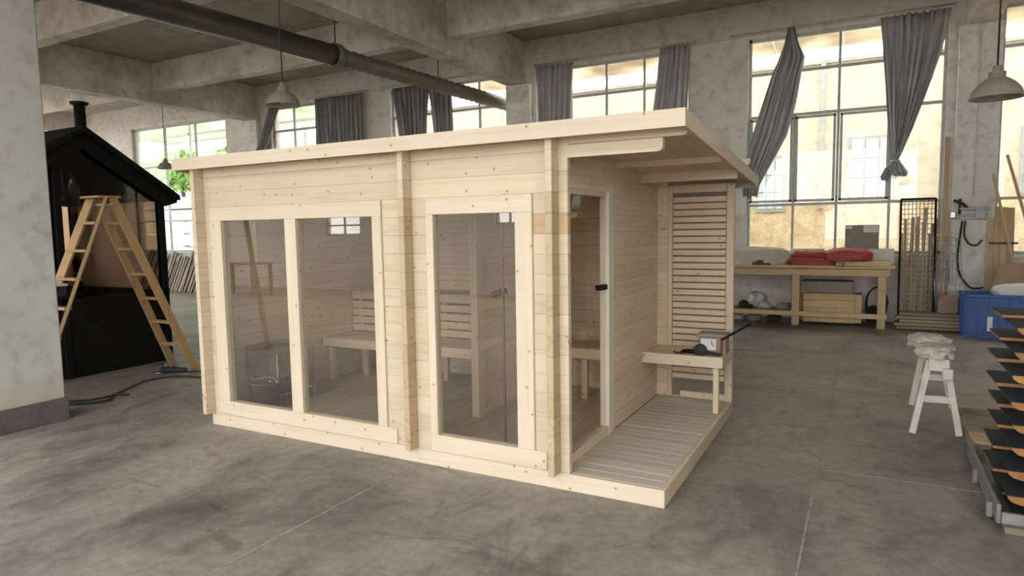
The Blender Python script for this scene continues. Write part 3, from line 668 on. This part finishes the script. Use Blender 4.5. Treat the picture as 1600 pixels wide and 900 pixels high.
for i in range(13):
    y = gy0+0.05+i*0.142
    box('wall_plank', gx-2.38, gx-2.35, y, y+0.138, 0.06, min(slope(y), slope(y+0.138))-0.05, DKW if i % 4 else OLD, G)
for i in range(16):
    x = gx-2.36+i*0.142
    box('wall_plank', x, x+0.138, gy0+0.0, gy0+0.03, 0.06, slope(gy0)-0.03, DKW, G)
tube('flue_pipe', [(-7.4, 0.90, 1.95), (-7.4, 0.90, 2.55)], 0.085, CHROME, G, 16); tube('flue_pipe', [(-7.4, 0.90, 1.0), (-7.4, 0.90, 1.95)], 0.05, CHROME, G, 16)
lathe('stove', [(0, 0.06), (0.26, 0.06), (0.26, 0.9), (0.1, 1.0), (0, 1.0)], (-7.4, 0.9, 0.0), BLK, G)
lathe('chimney', [(0.06, 2.68), (0.06, 3.13), (0.09, 3.13), (0.10, 3.16), (0.0, 3.18)], (-7.2, 0.95, 0), BLK, G, 18)
# step ladder
LD = thing('step_ladder', 'wooden folding step ladder standing open before the black cabin', 'ladder', (-6.2, 0.6, 0))
def ladder_side(yt, yb, zt_):
    a = []
    for s in (-1, 1):
        p0 = (-6.23+s*0.14, yt, zt_); p1 = (-6.24+s*0.205, yb, 0.0)
        a.append((Vector(p0), Vector(p1))); bar('rail', p0, p1, 0.03, 0.085, LW, LD, (1, 0, 0) if False else (0, 0.4, 1))
    for i in range(1, 7):
        t_ = i/7.0+0.02 - 0.03
        q0 = a[0][0].lerp(a[0][1], t_); q1 = a[1][0].lerp(a[1][1], t_)
        v, f = bar_geo(q0, q1, 0.07, 0.028); mesh('tread', v, f, LW, LD)
ladder_side(0.60, 1.42, 2.0); ladder_side(0.54, -0.30, 2.0)
box('top_board', -6.40, -6.06, 0.44, 0.68, 1.995, 2.02, LW, LD, 0.004)
tube('hinge_rod', [(-6.42, 0.57, 1.93), (-6.04, 0.57, 1.93)], 0.012, STEEL, LD)
pail = thing('white_lid_tub', 'dark tub with white lid on ladder tread beside the column', 'tub', (-6.23, 0.02, 0))
box('body', -6.34, -6.12, -0.06, 0.10, 1.00, 1.10, BLKR, pail, 0.01); box('lid', -6.35, -6.11, -0.07, 0.11, 1.10, 1.125, FOAM, pail, 0.006)
sd = thing('angle_grinder', 'small grey angle grinder lying on the floor at the ladder foot', 'power tool', (-6.05, 1.12, 0))
tube('body', [(-6.16, 1.08, 0.045), (-6.0, 1.16, 0.045), (-5.9, 1.2, 0.04)], [0.04, 0.035, 0.028], BLKR, sd, 10)
lathe('disc', [(0, 0), (0.062, 0), (0.062, 0.01), (0, 0.014)], (-6.19, 1.06, 0.012), GALV, sd); tube('side_handle', [(-6.15, 1.08, 0.05), (-6.2, 1.16, 0.10)], 0.014, GALV, sd)
c1 = tube('power_cable', smooth([(-5.9, 1.2, 0.02), (-5.75, 1.35, 0.01), (-5.4, 1.33, 0.008), (-5.0, 1.25, 0.008), (-4.4, 1.2, 0.008)]), 0.008, BLKR, None, 6); tag(c1, 'black cable running from the grinder towards the sauna', 'cable')
c2 = tube('power_cable', smooth([(-4.5, 1.15, 0.009), (-5.64, 1.10, 0.009), (-5.95, 0.80, 0.009), (-5.7, 0.32, 0.009), (-5.62, 0.1, 0.009), (-5.75, -0.1, 0.009), (-6.3, -0.4, 0.009)]), 0.010, BLKR, None, 6); tag(c2, 'long black cable lying across the floor behind the column', 'cable')
c3 = tube('hose', smooth([(-6.2, -0.3, 0.012), (-5.7, -0.22, 0.012), (-5.45, 0.02, 0.012), (-5.62, 0.2, 0.012), (-5.5, 0.28, 0.012)]), 0.014, BLKR, None, 6); tag(c3, 'thick dark hose curled on the floor beside the column', 'hose')

# ================================================================== CEILING: DUCT AND LAMPS
D = thing('exhaust_duct', 'dark round exhaust duct under the ceiling leading out of the window', 'duct', (-6.3, 4.0, 4.3))
pa, pc, pz = Vector((-6.70, 0.0, 4.3)), Vector((-6.30, 4.30, 4.3)), Vector((-5.93, 9.3, 4.28))
tube('steel_pipe', [pa+(pa-pc)*2.0, pa, pc], 0.155, DUCTB, D, 20)
pts, rr = [], []
m_ = 56
for i in range(m_+1):
    q = pc.lerp(pz, i/m_); pts.append(q); rr.append(0.118 if i % 2 else 0.140)
tube('flexible_hose', pts, rr, DUCTL, D, 16)
tube('collar', [pc-(pc-pa).normalized()*0.05, pc+(pc-pa).normalized()*0.05], 0.185, DUCTL, D, 20)
for q in (pc, pa.lerp(pc, 0.35), pc.lerp(pz, 0.5)): tube('hanger', [q+Vector((0, 0, 0.1)), Vector((q.x, q.y, ZC))], 0.008, BLK, D, 6)
def pendant(x, y, zr_, label, s=1.0, ztop=ZC):
    L_ = thing('pendant_lamp', label, 'lamp', (x, y, ztop), 'pendant lamps')
    k = s
    lathe('lamp_shade', [(0.178*k, 0.0), (0.172*k, 0.012*k), (0.155*k, 0.06*k), (0.12*k, 0.105*k), (0.075*k, 0.14*k), (0.055*k, 0.15*k), (0.055*k, 0.19*k), (0.03*k, 0.20*k), (0.03*k, 0.235*k), (0.012*k, 0.24*k)], (x, y, zr_), LAMP, L_)
    lathe('reflector', [(0.176*k, 0.001), (0.165*k, 0.012*k), (0.148*k, 0.056*k), (0.112*k, 0.10*k), (0.05*k, 0.138*k), (0, 0.14*k)], (x, y, zr_), LAMPI, L_)
    lathe('bulb', [(0, 0.02*k), (0.025*k, 0.03*k), (0.032*k, 0.06*k), (0.02*k, 0.11*k), (0.015*k, 0.14*k)], (x, y, zr_), BULB, L_, 12)
    tube('cord', [(x, y, zr_+0.235*k), (x, y, ztop)], 0.007, BLKR, L_, 6)
    return L_
pendant(-4.46, 1.49, 2.93, 'grey pendant lamp hanging above the left half of the sauna roof')
pendant(-13.17, 6.07, 3.1, 'small far pendant lamp in front of the leftmost window')
pendant(1.79, 2.54, 2.515, 'grey pendant lamp hanging at the right edge of the picture')

# ================================================================== CURTAINS
def curtain(label, rows, y, folds, mat=CURT, amp=0.045, seed=1, bunch=None, group='grey curtains'):
    """rows: (x_left, x_right, z) from the top down; pleats get deeper where the cloth is gathered"""
    rnd = random.Random(seed); nU = folds*8; V, Fc = [], []
    ph = [rnd.uniform(0.75, 1.25) for _ in range(folds+1)]
    full = []
    for i in range(len(rows)-1):
        (a, b, z), (a2, b2, z2) = rows[i], rows[i+1]; st = max(2, int(abs(z-z2)/0.12))
        for s in range(st): 
            k = s/st; full.append((a+(a2-a)*k, b+(b2-b)*k, z+(z2-z)*k))
    full.append(rows[-1])
    for j, (a, b, z) in enumerate(full):
        for i in range(nU+1):
            u = i/nU; f_ = u*folds
            w_ = math.sin(2*PI*f_+0.5*math.sin(j*0.23+seed))*amp*ph[int(f_)]
            w2 = 0.35*amp*math.sin(2*PI*f_*2.3+j*0.15+seed*2)
            V.append((a+(b-a)*u+0.012*math.sin(f_*5+j*0.3), y+w_+w2, z+0.008*math.sin(f_*7)))
    n_ = nU+1
    for j in range(len(full)-1):
        for i in range(nU): Fc.append((j*n_+i, j*n_+i+1, (j+1)*n_+i+1, (j+1)*n_+i))
    o = mesh('curtain', V, Fc, mat, None, True); md = o.modifiers.new('cloth_thickness', 'SOLIDIFY'); md.thickness = 0.004
    return tag(o, label, 'curtain', group)
yc = YB-0.14
curtain('dark grey curtain in the middle above the sauna roof, wide and straight', [(-10.95, -9.45, 4.82), (-10.9, -9.5, 3.0), (-10.9, -9.5, 2.0)], yc, 11, CURD, seed=2)
curtain('dark grey curtain under the flexible duct with a slit', [(-8.58, -7.55, 4.80), (-8.4, -7.65, 3.6), (-8.35, -7.6, 2.0)], yc, 8, CURD, seed=3)
curtain('narrow dark curtain right of the slit under the duct', [(-7.58, -6.95, 4.78), (-7.45, -6.95, 3.6), (-7.3, -7.0, 2.0)], yc, 5, CURD, seed=4)
curtain('thin gathered curtain drawn left near the lamp', [(-12.45, -12.05, 4.75), (-12.9, -12.55, 3.9), (-13.6, -13.0, 3.0)], yc-0.05, 4, CURD, 0.03, seed=5)
curtain('short grey curtain right of the middle pilaster', [(-4.96, -4.14, 4.82), (-4.93, -4.2, 3.2), (-4.9, -4.2, 2.0)], yc, 7, CURT, seed=6)
curtain('short grey curtain left of the bare pier', [(-2.45, -1.90, 4.83), (-2.62, -1.97, 3.4), (-2.6, -2.0, 2.0)], yc, 6, CURT, seed=7)
curtain('grey curtain twisted at the top and swept left behind the porch roof', [(-0.28, -0.17, 4.84), (-0.33, -0.10, 4.6), (-0.42, 0.0, 4.35), (-0.52, -0.06, 4.1), (-0.66, -0.14, 3.6), (-0.80, -0.26, 3.1), (-0.90, -0.45, 2.7), (-0.96, -0.66, 2.3), (-0.95, -0.70, 2.1)], yc-0.06, 6, CURT, 0.05, seed=8)
curtain('grey curtain knotted at the bottom above the red cushions', [(1.06, 1.98, 4.80), (1.09, 1.94, 4.5), (1.11, 1.88, 4.2), (1.15, 1.78, 3.8), (1.19, 1.66, 3.4), (1.23, 1.55, 3.05), (1.27, 1.44, 2.75), (1.30, 1.37, 2.58)], yc-0.04, 9, CURT, 0.045, seed=9)
kn = bpy.data.objects['curtain.007']
for (rows, sd_) in (([(1.30, 1.37, 2.575), (1.24, 1.44, 2.48), (1.26, 1.50, 2.38), (1.33, 1.49, 2.33)], 31), ([(1.29, 1.34, 2.575), (1.18, 1.32, 2.46), (1.12, 1.28, 2.34), (1.15, 1.24, 2.28)], 32)):
    tl = curtain('x', rows, yc-0.07 if sd_ == 31 else yc-0.03, 4, CURT, 0.035, seed=sd_)
    for k in ('label', 'category', 'group'): del tl[k]
    tl.name = 'tied_end'; tl.parent = kn; tl.location = W[tl]-W[kn]
tube('tie', [(1.28+0.06*math.cos(a)+0.05, yc-0.04+0.06*math.sin(a), 2.575) for a in [2*PI*i/12 for i in range(13)]], 0.012, FOAM, kn, 6)
for (a, b, lb) in ((-11.2, -9.3, 'curtain rail above the dark middle curtain'), (-8.9, -6.7, 'curtain rail under the flexible duct'), (-5.0, -1.8, 'curtain rail above the window between short curtains'), (-1.2, 2.05, 'curtain rail above the workbench window')):
    r_ = tube('curtain_rail', [(a, yc, 4.86), (b, yc, 4.86)], 0.014, STEEL, None, 8); tag(r_, 'thin steel '+lb, 'curtain rail')
    for x in (a+0.03, b-0.03): tube('bracket', [(x, yc, 4.86), (x, YB-0.04, 4.88)], 0.010, STEEL, r_, 6)

# ================================================================== RIGHT BACK: WORKBENCH AND CLUTTER
B = thing('workbench', 'long pine workbench below the back window with a low stretcher', 'workbench', (-0.2, 8.1, 0))
for i in range(6): box('top_plank', -2.4, 1.36, 7.70+i*0.15, 7.70+(i+1)*0.15-0.003, 0.915, 0.945, TW, B, 0.003)
box('apron', -2.4, 1.29, 7.73, 7.765, 0.80, 0.905, TW, B, 0.003); box('stretcher', -2.4, 1.27, 7.735, 7.77, 0.15, 0.225, TW, B, 0.003)
box('apron', -2.4, 1.29, 8.52, 8.55, 0.80, 0.905, TW, B)
for x in (-2.2, -0.06, 1.14):
    for y in (7.77, 8.45): box('leg', x, x+0.11, y, y+0.07, 0, 0.905, TWZ, B, 0.004)
def thing1(o, label, cat, group=None): return tag(o, label, cat, group)
thing1(blob('cloth_sack', (-0.60, 8.0, 1.055), (0.53, 0.24, 0.185), SACK, amp=0.22, seed=2, sub_=4), 'large off-white cloth bundle at left on the workbench', 'cloth')
thing1(blob('glove', (-0.52, 7.80, 0.985), (0.15, 0.06, 0.07), BRN, amp=0.4, seed=5), 'dark brown leather glove lying before the white bundle', 'glove')
thing1(blob('red_cushion', (0.20, 7.95, 1.00), (0.36, 0.20, 0.085), RED, amp=0.2, seed=1, sub_=4), 'lower red cushion lying flat on the workbench', 'cushion', 'red cushions')
thing1(blob('red_cushion', (0.22, 8.02, 1.11), (0.30, 0.19, 0.075), RED, amp=0.2, seed=6, sub_=4), 'red cushion on top, left of the bulky one', 'cushion', 'red cushions')
thing1(blob('red_cushion', (0.72, 7.95, 1.10), (0.34, 0.20, 0.12), RED, amp=0.22, seed=9, sub_=4, rot=0.1), 'bulky red cushion at the right of the red heap', 'cushion', 'red cushions')
for i in range(1): pass
fm = box('foam_sheet', -0.95, 0.55, 7.74, 7.86, 0.945, 0.957, SACK, None, 0.003); thing1(fm, 'thin pale cloth strip along the workbench front edge', 'cloth strip')
thing1(box('cardboard_box', -1.3, -0.62, 8.25, 8.5, 0.945, 1.17, CARD, None, 0.004), 'brown cardboard box behind the white bundle', 'box')
thing1(box('foam_block', -0.15, 0.36, 8.34, 8.52, 0.945, 1.20, FOAM, None, 0.006), 'pale foam block behind the red cushions', 'foam block')
thing1(box('foam_block', 0.62, 1.36, 8.28, 8.55, 0.945, 1.20, FOAM, None, 0.01), 'white foam block at the right end of the workbench', 'foam block')
thing1(box('plywood_sheet', 0.68, 1.30, 7.86, 8.25, 0.945, 1.02, TW, None, 0.004), 'short pine boards at the right end of the workbench', 'board')
gb = thing('grey_carton', 'grey carton with white tape standing on the foam block before the window', 'carton', (0.9, 8.42, 1.2))
box('body', 0.66, 1.14, 8.32, 8.52, 1.20, 1.58, GREYB, gb, 0.006); box('tape', 0.92, 1.13, 8.315, 8.32, 1.46, 1.57, FOAM, gb); box('tape', 0.66, 0.76, 8.315, 8.32, 1.52, 1.57, FOAM, gb)
# under the bench
cr = thing('wooden_crate', 'pine crate with grey lid under the workbench', 'crate', (0.5, 8.1, 0))
for i in range(4): box('side_board', 0.10, 0.84, 7.86, 7.88, 0.06+i*0.115, 0.165+i*0.115, TW, cr, 0.003)
box('body', 0.11, 0.83, 7.88, 8.3, 0.05, 0.50, TW, cr); box('lid', 0.06, 0.80, 7.84, 8.3, 0.52, 0.70, GREYB, cr, 0.005); box('end_board', 0.84, 0.93, 7.87, 8.3, 0.06, 0.50, TWZ, cr, 0.003)
wc = tube('wire_coil', [(1.13+0.155*math.cos(a)*(1-0.004*i), 7.95+0.05*math.sin(i), 0.36+0.26*math.sin(a)) for i, a in enumerate([2*PI*k/16 for k in range(50)])], 0.011, BLKR, None, 6); thing1(wc, 'coil of black wire under the right end of workbench', 'wire coil')
thing1(blob('machine_bag', (1.12, 8.25, 0.15), (0.14, 0.15, 0.15), BLKR, amp=0.4, seed=3), 'dark green-black bag on floor under the workbench right end', 'bag')
thing1(blob('plastic_bag', (-0.62, 8.0, 0.36), (0.14, 0.1, 0.13), PLASTIC, amp=0.5, seed=7), 'crumpled white plastic bag under the workbench', 'bag')
bd = box('low_shelf_board', -1.6, -0.12, 7.80, 8.3, 0.18, 0.22, OLDX); thing1(bd, 'old shelf board under the left part of workbench', 'shelf board')
for i in range(6):
    c = (-0.95+i*0.15, 8.0+random.uniform(-.08, .08), 0.265 if i % 2 else 0.06)
    thing1(blob('scrap', c, (0.11, 0.09, 0.07), (PLASTIC, BLKR, GREYB)[i % 3], amp=0.6, seed=20+i, sub_=2), ['crumpled grey film', 'black rubber scrap', 'grey card scrap', 'shiny film scrap', 'dark cloth scrap', 'torn card scrap'][i]+' under the left half of the workbench', 'scrap')

# wire mesh frame with timber strips behind it
Mh = thing('wire_mesh_panel', 'rusty wire mesh panel in a dark frame leaning by the workbench', 'mesh panel', (1.67, 8.2, 0))
def mp_(x, z): return Vector((x, 8.12+0.36*z/2.0, z))
for (a, b) in (((1.43, 0.12), (1.43, 1.97)), ((1.89, 0.12), (1.89, 1.97)), ((1.43, 1.97), (1.89, 1.97)), ((1.43, 0.12), (1.89, 0.12))): bar('frame_bar', mp_(*a), mp_(*b), 0.03, 0.03, BLK if a[1] > 1 or True else RUST, Mh)
for i in range(1, 9): x = 1.43+i*0.0511; tube('wire', [mp_(x, 0.12), mp_(x, 1.97)], 0.006, RUST, Mh, 5)
for i in range(1, 24): z = 0.12+i*0.077; tube('wire', [mp_(1.43, z), mp_(1.89, z)], 0.006, RUST, Mh, 5)
M2 = thing('wire_mesh_panel', 'pale wire mesh sheet leaning right of the framed mesh', 'mesh panel', (2.05, 8.1, 0))
for i in range(7): 
    x = 1.86+i*0.06; tube('wire', [(x+0.05, 8.02, 0.10), (x, 8.40, 1.45-0.02*i)], 0.004, GALV, M2, 5)
for i in range(12): 
    k = i/11; tube('wire', [(1.91-0.05*k, 8.02+0.38*k, 0.10+1.33*k), (2.27-0.05*k, 8.02+0.38*k, 0.10+1.24*k)], 0.004, GALV, M2, 5)
for i in range(11):
    x = 1.46+i*0.044+random.uniform(-.01, .01); h = random.uniform(1.35, 1.9)
    o = bar('timber_strip', (x, 8.30+random.uniform(-.05, .04), 0.02), (x+random.uniform(-.03, .06), 8.60, h), 0.045, 0.025, (STRIP, OAK, OLD)[i % 3], None, (0, 1, 0))
    thing1(o, ['first', 'second', 'third', 'fourth', 'fifth', 'sixth', 'seventh', 'eighth', 'ninth', 'tenth', 'eleventh'][i]+' timber strip from the left behind the framed wire mesh', 'timber strip', 'strips behind the mesh')
o = bar('tall_timber', (2.0, 8.35, 0.0), (2.02, 8.60, 2.9), 0.07, 0.045, OAK, None, (0, 1, 0)); thing1(o, 'tall timber plank leaning left of the right pilaster', 'plank')
for i in range(5):
    z = 0.012+i*0.052
    o = box('floor_plank', 1.36+random.uniform(0, .1), 2.24+random.uniform(-.08, .03), 7.78+random.uniform(0, .05), 8.05, z, z+0.045, OLDX, None, 0.004); thing1(o, ['bottom', 'second from bottom', 'middle', 'second from top', 'topmost'][i]+' grey plank of the low pile before the mesh', 'plank', 'planks before the mesh')
# pilaster fittings: conduit, clamp tool, cables
cdn = tube('conduit', [(2.36, YB-0.175, 4.4), (2.36, YB-0.175, 1.98)], 0.014, PIER); tag(cdn, 'thin conduit pipe running down the right pilaster', 'pipe')
tv = thing('wall_tool', 'grey clamp tool with levers hanging on the right pilaster', 'tool', (2.33, 8.5, 1.7))
yt = YB-0.2
tube('lever', [(2.12, yt, 1.93), (2.24, yt-0.02, 1.87), (2.30, yt, 1.80)], 0.022, BLKR, tv); tube('arm', [(2.2, yt, 1.80), (2.58, yt-0.02, 1.80)], 0.026, STEEL, tv); tube('arm', [(2.08, yt, 1.71), (2.56, yt, 1.70)], 0.020, STEEL, tv)
tube('arm', [(2.10, yt, 1.66), (2.54, yt, 1.64)], 0.012, STEEL, tv); box('jaw', 2.40, 2.52, yt-0.04, yt+0.03, 1.64, 1.78, STEEL, tv, 0.01); box('jaw', 2.08, 2.15, yt-0.04, yt+0.03, 1.66, 1.76, GALV, tv, 0.01); tube('spindle', [(2.2, yt, 1.95), (2.2, yt, 1.70)], 0.018, BLKR, tv)
for (cc, lb) in (([(2.24, yt, 1.62), (2.22, yt, 1.4), (2.2, yt, 1.05), (2.24, yt, 0.8), (2.36, yt-0.02, 0.62), (2.46, yt-0.05, 0.60), (2.52, yt-0.1, 0.62)], 'long black hose loop hanging on the right pilaster'), ([(2.28, yt, 1.62), (2.27, yt, 1.42), (2.33, yt, 1.28), (2.43, yt, 1.25), (2.50, yt, 1.33)], 'short black cable loop below the wall tool')):
    o = tube('hose', smooth(cc), 0.013, BLKR, None, 8); thing1(o, lb, 'hose')
# planks, poles, cardboard, crate at the right edge
for i in range(4):
    x = 2.58+i*0.085
    o = bar('leaning_plank', (x, 8.28, 0.02), (x+0.01, 8.56, 1.83-0.01*i), 0.082, 0.03, OAK, None, (0, 1, 0)); thing1(o, ['leftmost', 'second', 'third', 'rightmost'][i]+' yellowish plank of the strapped upright bundle', 'plank', 'strapped planks')
st = bar('strap', (2.57, 8.43, 1.28), (2.93, 8.43, 1.28), 0.008, 0.03, BRN); thing1(st, 'dark strap around the upright yellowish planks', 'strap')
for (a, b, lb) in (((3.06, 8.13, 0), (2.53, 8.6, 2.66), 'left'), ((3.39, 8.13, 0), (2.77, 8.6, 2.58), 'right')):
    o = bar('pole', a, b, 0.035, 0.035, OAK, None, (0, 1, 0)); thing1(o, lb+' thin wooden pole leaning at the far right window', 'pole')
ck = thing('blue_crate', 'blue plastic crate at the right by the wall', 'crate', (2.75, 7.7, 0))
for (n_, a, b, c, d) in (('side', 2.20, 2.22, 7.40, 8.0), ('side', 3.20, 3.22, 7.40, 8.0), ('end', 2.22, 3.20, 7.40, 7.42), ('end', 2.22, 3.20, 7.98, 8.0)): box(n_, a, b, c, d, 0.02, 0.58, BLUE, ck, 0.004)
box('bottom', 2.2, 3.22, 7.4, 8.0, 0.0, 0.03, BLUE, ck)
for (a, b, c, d) in ((2.18, 3.24, 7.38, 7.425), (2.18, 3.24, 7.975, 8.02), (2.18, 2.225, 7.38, 8.02), (3.195, 3.24, 7.38, 8.02)): box('rim', a, b, c, d, 0.56, 0.60, BLUE, ck, 0.006)
for i in range(9): box('rib', 2.24+i*0.115, 2.255+i*0.115, 7.385, 7.40, 0.04, 0.56, BLUE, ck)
for i in range(6): box('rib', 2.185, 2.20, 7.45+i*0.1, 7.465+i*0.1, 0.04, 0.56, BLUE, ck)
box('label', 2.46, 2.52, 7.382, 7.386, 0.10, 0.30, PAPER, ck)
o = mesh('cardboard_sheet', [(2.52, 7.75, 0.58), (2.98, 7.85, 0.60), (3.0, 8.1, 1.0), (2.66, 8.05, 0.98), (2.52, 7.757, 0.59), (2.98, 7.857, 0.61), (3.0, 8.107, 1.01), (2.66, 8.057, 0.99)], [(0, 1, 2, 3), (7, 6, 5, 4), (0, 4, 5, 1), (1, 5, 6, 2), (2, 6, 7, 3), (3, 7, 4, 0)], CARD); thing1(o, 'brown cardboard sheet sticking out of the blue crate', 'cardboard')
thing1(blob('white_sheet', (2.85, 7.62, 0.64), (0.32, 0.18, 0.10), FOAM, amp=0.3, seed=12), 'white film bundle on top of the blue crate', 'film')
thing1(prism('cardboard_flap', [(1.92, 0.272), (2.15, 0.272), (2.17, 0.42), (2.06, 0.56), (1.93, 0.46)], 1, 7.82, 7.98, CARD), 'brown folded cardboard on the plank pile left of the blue crate', 'cardboard')
# white sawhorse with dusty rags
H = thing('sawhorse', 'white painted wooden sawhorse on the right', 'sawhorse', (1.45, 2.65, 0))
bar('top_beam', (1.475, 2.22, 0.53), (1.475, 3.02, 0.53), 0.13, 0.09, WHITE, H)
for (fx, fy, tx, ty) in ((1.317, 2.17, 1.42, 2.32), (1.624, 2.24, 1.53, 2.32), (1.36, 3.10, 1.42, 2.92), (1.66, 3.10, 1.53, 2.92)): bar('leg', (fx, fy, 0), (tx, ty, 0.54), 0.042, 0.05, WHITE, H, (0, 1, 0))
bar('stretcher', (1.37, 2.245, 0.26), (1.575, 2.275, 0.26), 0.03, 0.05, WHITE, H); bar('stretcher', (1.40, 3.0, 0.28), (1.60, 3.0, 0.28), 0.03, 0.05, WHITE, H)
box('end_block', 1.50, 1.565, 2.17, 2.22, 0.43, 0.51, FOAM, H, 0.006)
thing1(blob('dusty_rag', (1.46, 2.42, 0.605), (0.13, 0.21, 0.055), RAG, amp=0.45, seed=3, sub_=4), 'plaster-dusted rag on the near end of the sawhorse', 'rag')
thing1(blob('dusty_rag', (1.45, 2.86, 0.605), (0.14, 0.18, 0.06), RAG, amp=0.4, seed=11, sub_=4), 'plaster-dusted rag on the far end of the sawhorse', 'rag')
# rack of dark faced panels, front right
PT = thing('pallet', 'low timber pallet behind the dark panel stack', 'pallet', (2.3, 2.15, 0))
for i in range(4): box('deck_plank', 1.645, 3.0, 1.69+i*0.235, 1.69+i*0.235+0.225, 0.105, 0.13, OLDP if i else TW, PT, 0.004)
for x in (1.66, 2.3, 2.9): box('bearer', x, x+0.09, 1.70, 2.60, 0, 0.105, OLDP, PT, 0.004)
rk = thing('steel_rack', 'grey steel tray on wooden blocks carrying the dark panels', 'rack', (2.1, 1.05, 0))
box('side_rail', 1.605, 1.625, 0.50, 1.66, 0.035, 0.14, STEELD, rk, 0.004); box('front_rail', 1.626, 2.75, 0.50, 0.525, 0.035, 0.10, GALV, rk, 0.004); box('tray_sheet', 1.626, 2.75, 0.526, 1.66, 0.035, 0.045, STEELD, rk)
for x in (1.64, 2.1, 2.6): box('foot_block', x, x+0.12, 0.47, 1.62, 0, 0.034, OLDP, rk, 0.003)
for (x, y) in ((1.60, 1.15), (1.60, 0.62)): box('lug', x-0.02, x+0.004, y, y+0.04, 0.02, 0.10, STEELD, rk)
zz = [0.093, 0.222, 0.353, 0.476, 0.594, 0.712, 0.849, 0.967, 1.093]
for i, z in enumerate(zz):
    nm = ['bottom', 'second from bottom', 'third from bottom', 'fourth from bottom', 'middle', 'fourth from top', 'third from top', 'second from top', 'topmost'][i]
    a = thing('faced_panel', nm+' short dark panel at the back of the stack', 'panel', (2.2, 1.0, z), 'dark faced panels')
    jx = random.uniform(-.012, .012)+(0.03 if i == 0 else 0)
    box('board', 1.637+jx, 2.6, 0.847, 1.19, z-0.020, z-0.004, ORANGE, a, 0.002); box('dark_face', 1.635+jx, 2.6, 0.849, 1.192, z-0.004, z, DKPAN, a)
    b = thing('faced_panel', nm+' long dark panel at the front of the stack', 'panel', (2.2, 0.65, z), 'dark faced panels')
    dz = 0.016 if i == 0 else 0.022
    box('dark_face', 1.645+jx, 2.6, 0.49+(0.045 if i == 0 else 0), 0.845, z-dz-0.005, z-dz, DKPAN, b)
    if i: prism('edge_strip', [(1.72+jx, z-0.072), (1.675+jx, z-0.062), (1.655+jx, z-0.045), (1.648+jx, z-dz-0.006), (2.6, z-dz-0.006), (2.6, z-0.072)], 1, 0.492, 0.515, ORANGE, b)
    box('core', 1.665+jx, 2.6, 0.54, 0.843, z-0.040, z-dz-0.006, ORANGE, b)
    if i: box('spacer_block', 2.2, 2.3, 0.60, 0.66, zz[i-1]-0.02, z-0.041, OLD, b)

# ------------------------------------------------------------------ behind the camera: what the panes mirror
t2 = thing('side_table', 'plain wooden table near the front wall, mirrored in left pane', 'table', (-13.5, -8.3, 0))
box('top', -14.3, -12.7, -8.6, -7.9, 0.80, 0.84, OLDX, t2)
for (x, y) in ((-14.25, -8.55), (-12.8, -8.55), (-14.25, -7.98), (-12.8, -7.98)): box('leg', x, x+0.07, y, y+0.07, 0, 0.80, OLD, t2)
pl = bar('leaning_pole', (-6.3, -2.7, 0.0), (-8.4, -4.0, 3.0), 0.07, 0.05, OAK); tag(pl, 'long wooden pole leaning left behind the camera', 'pole')
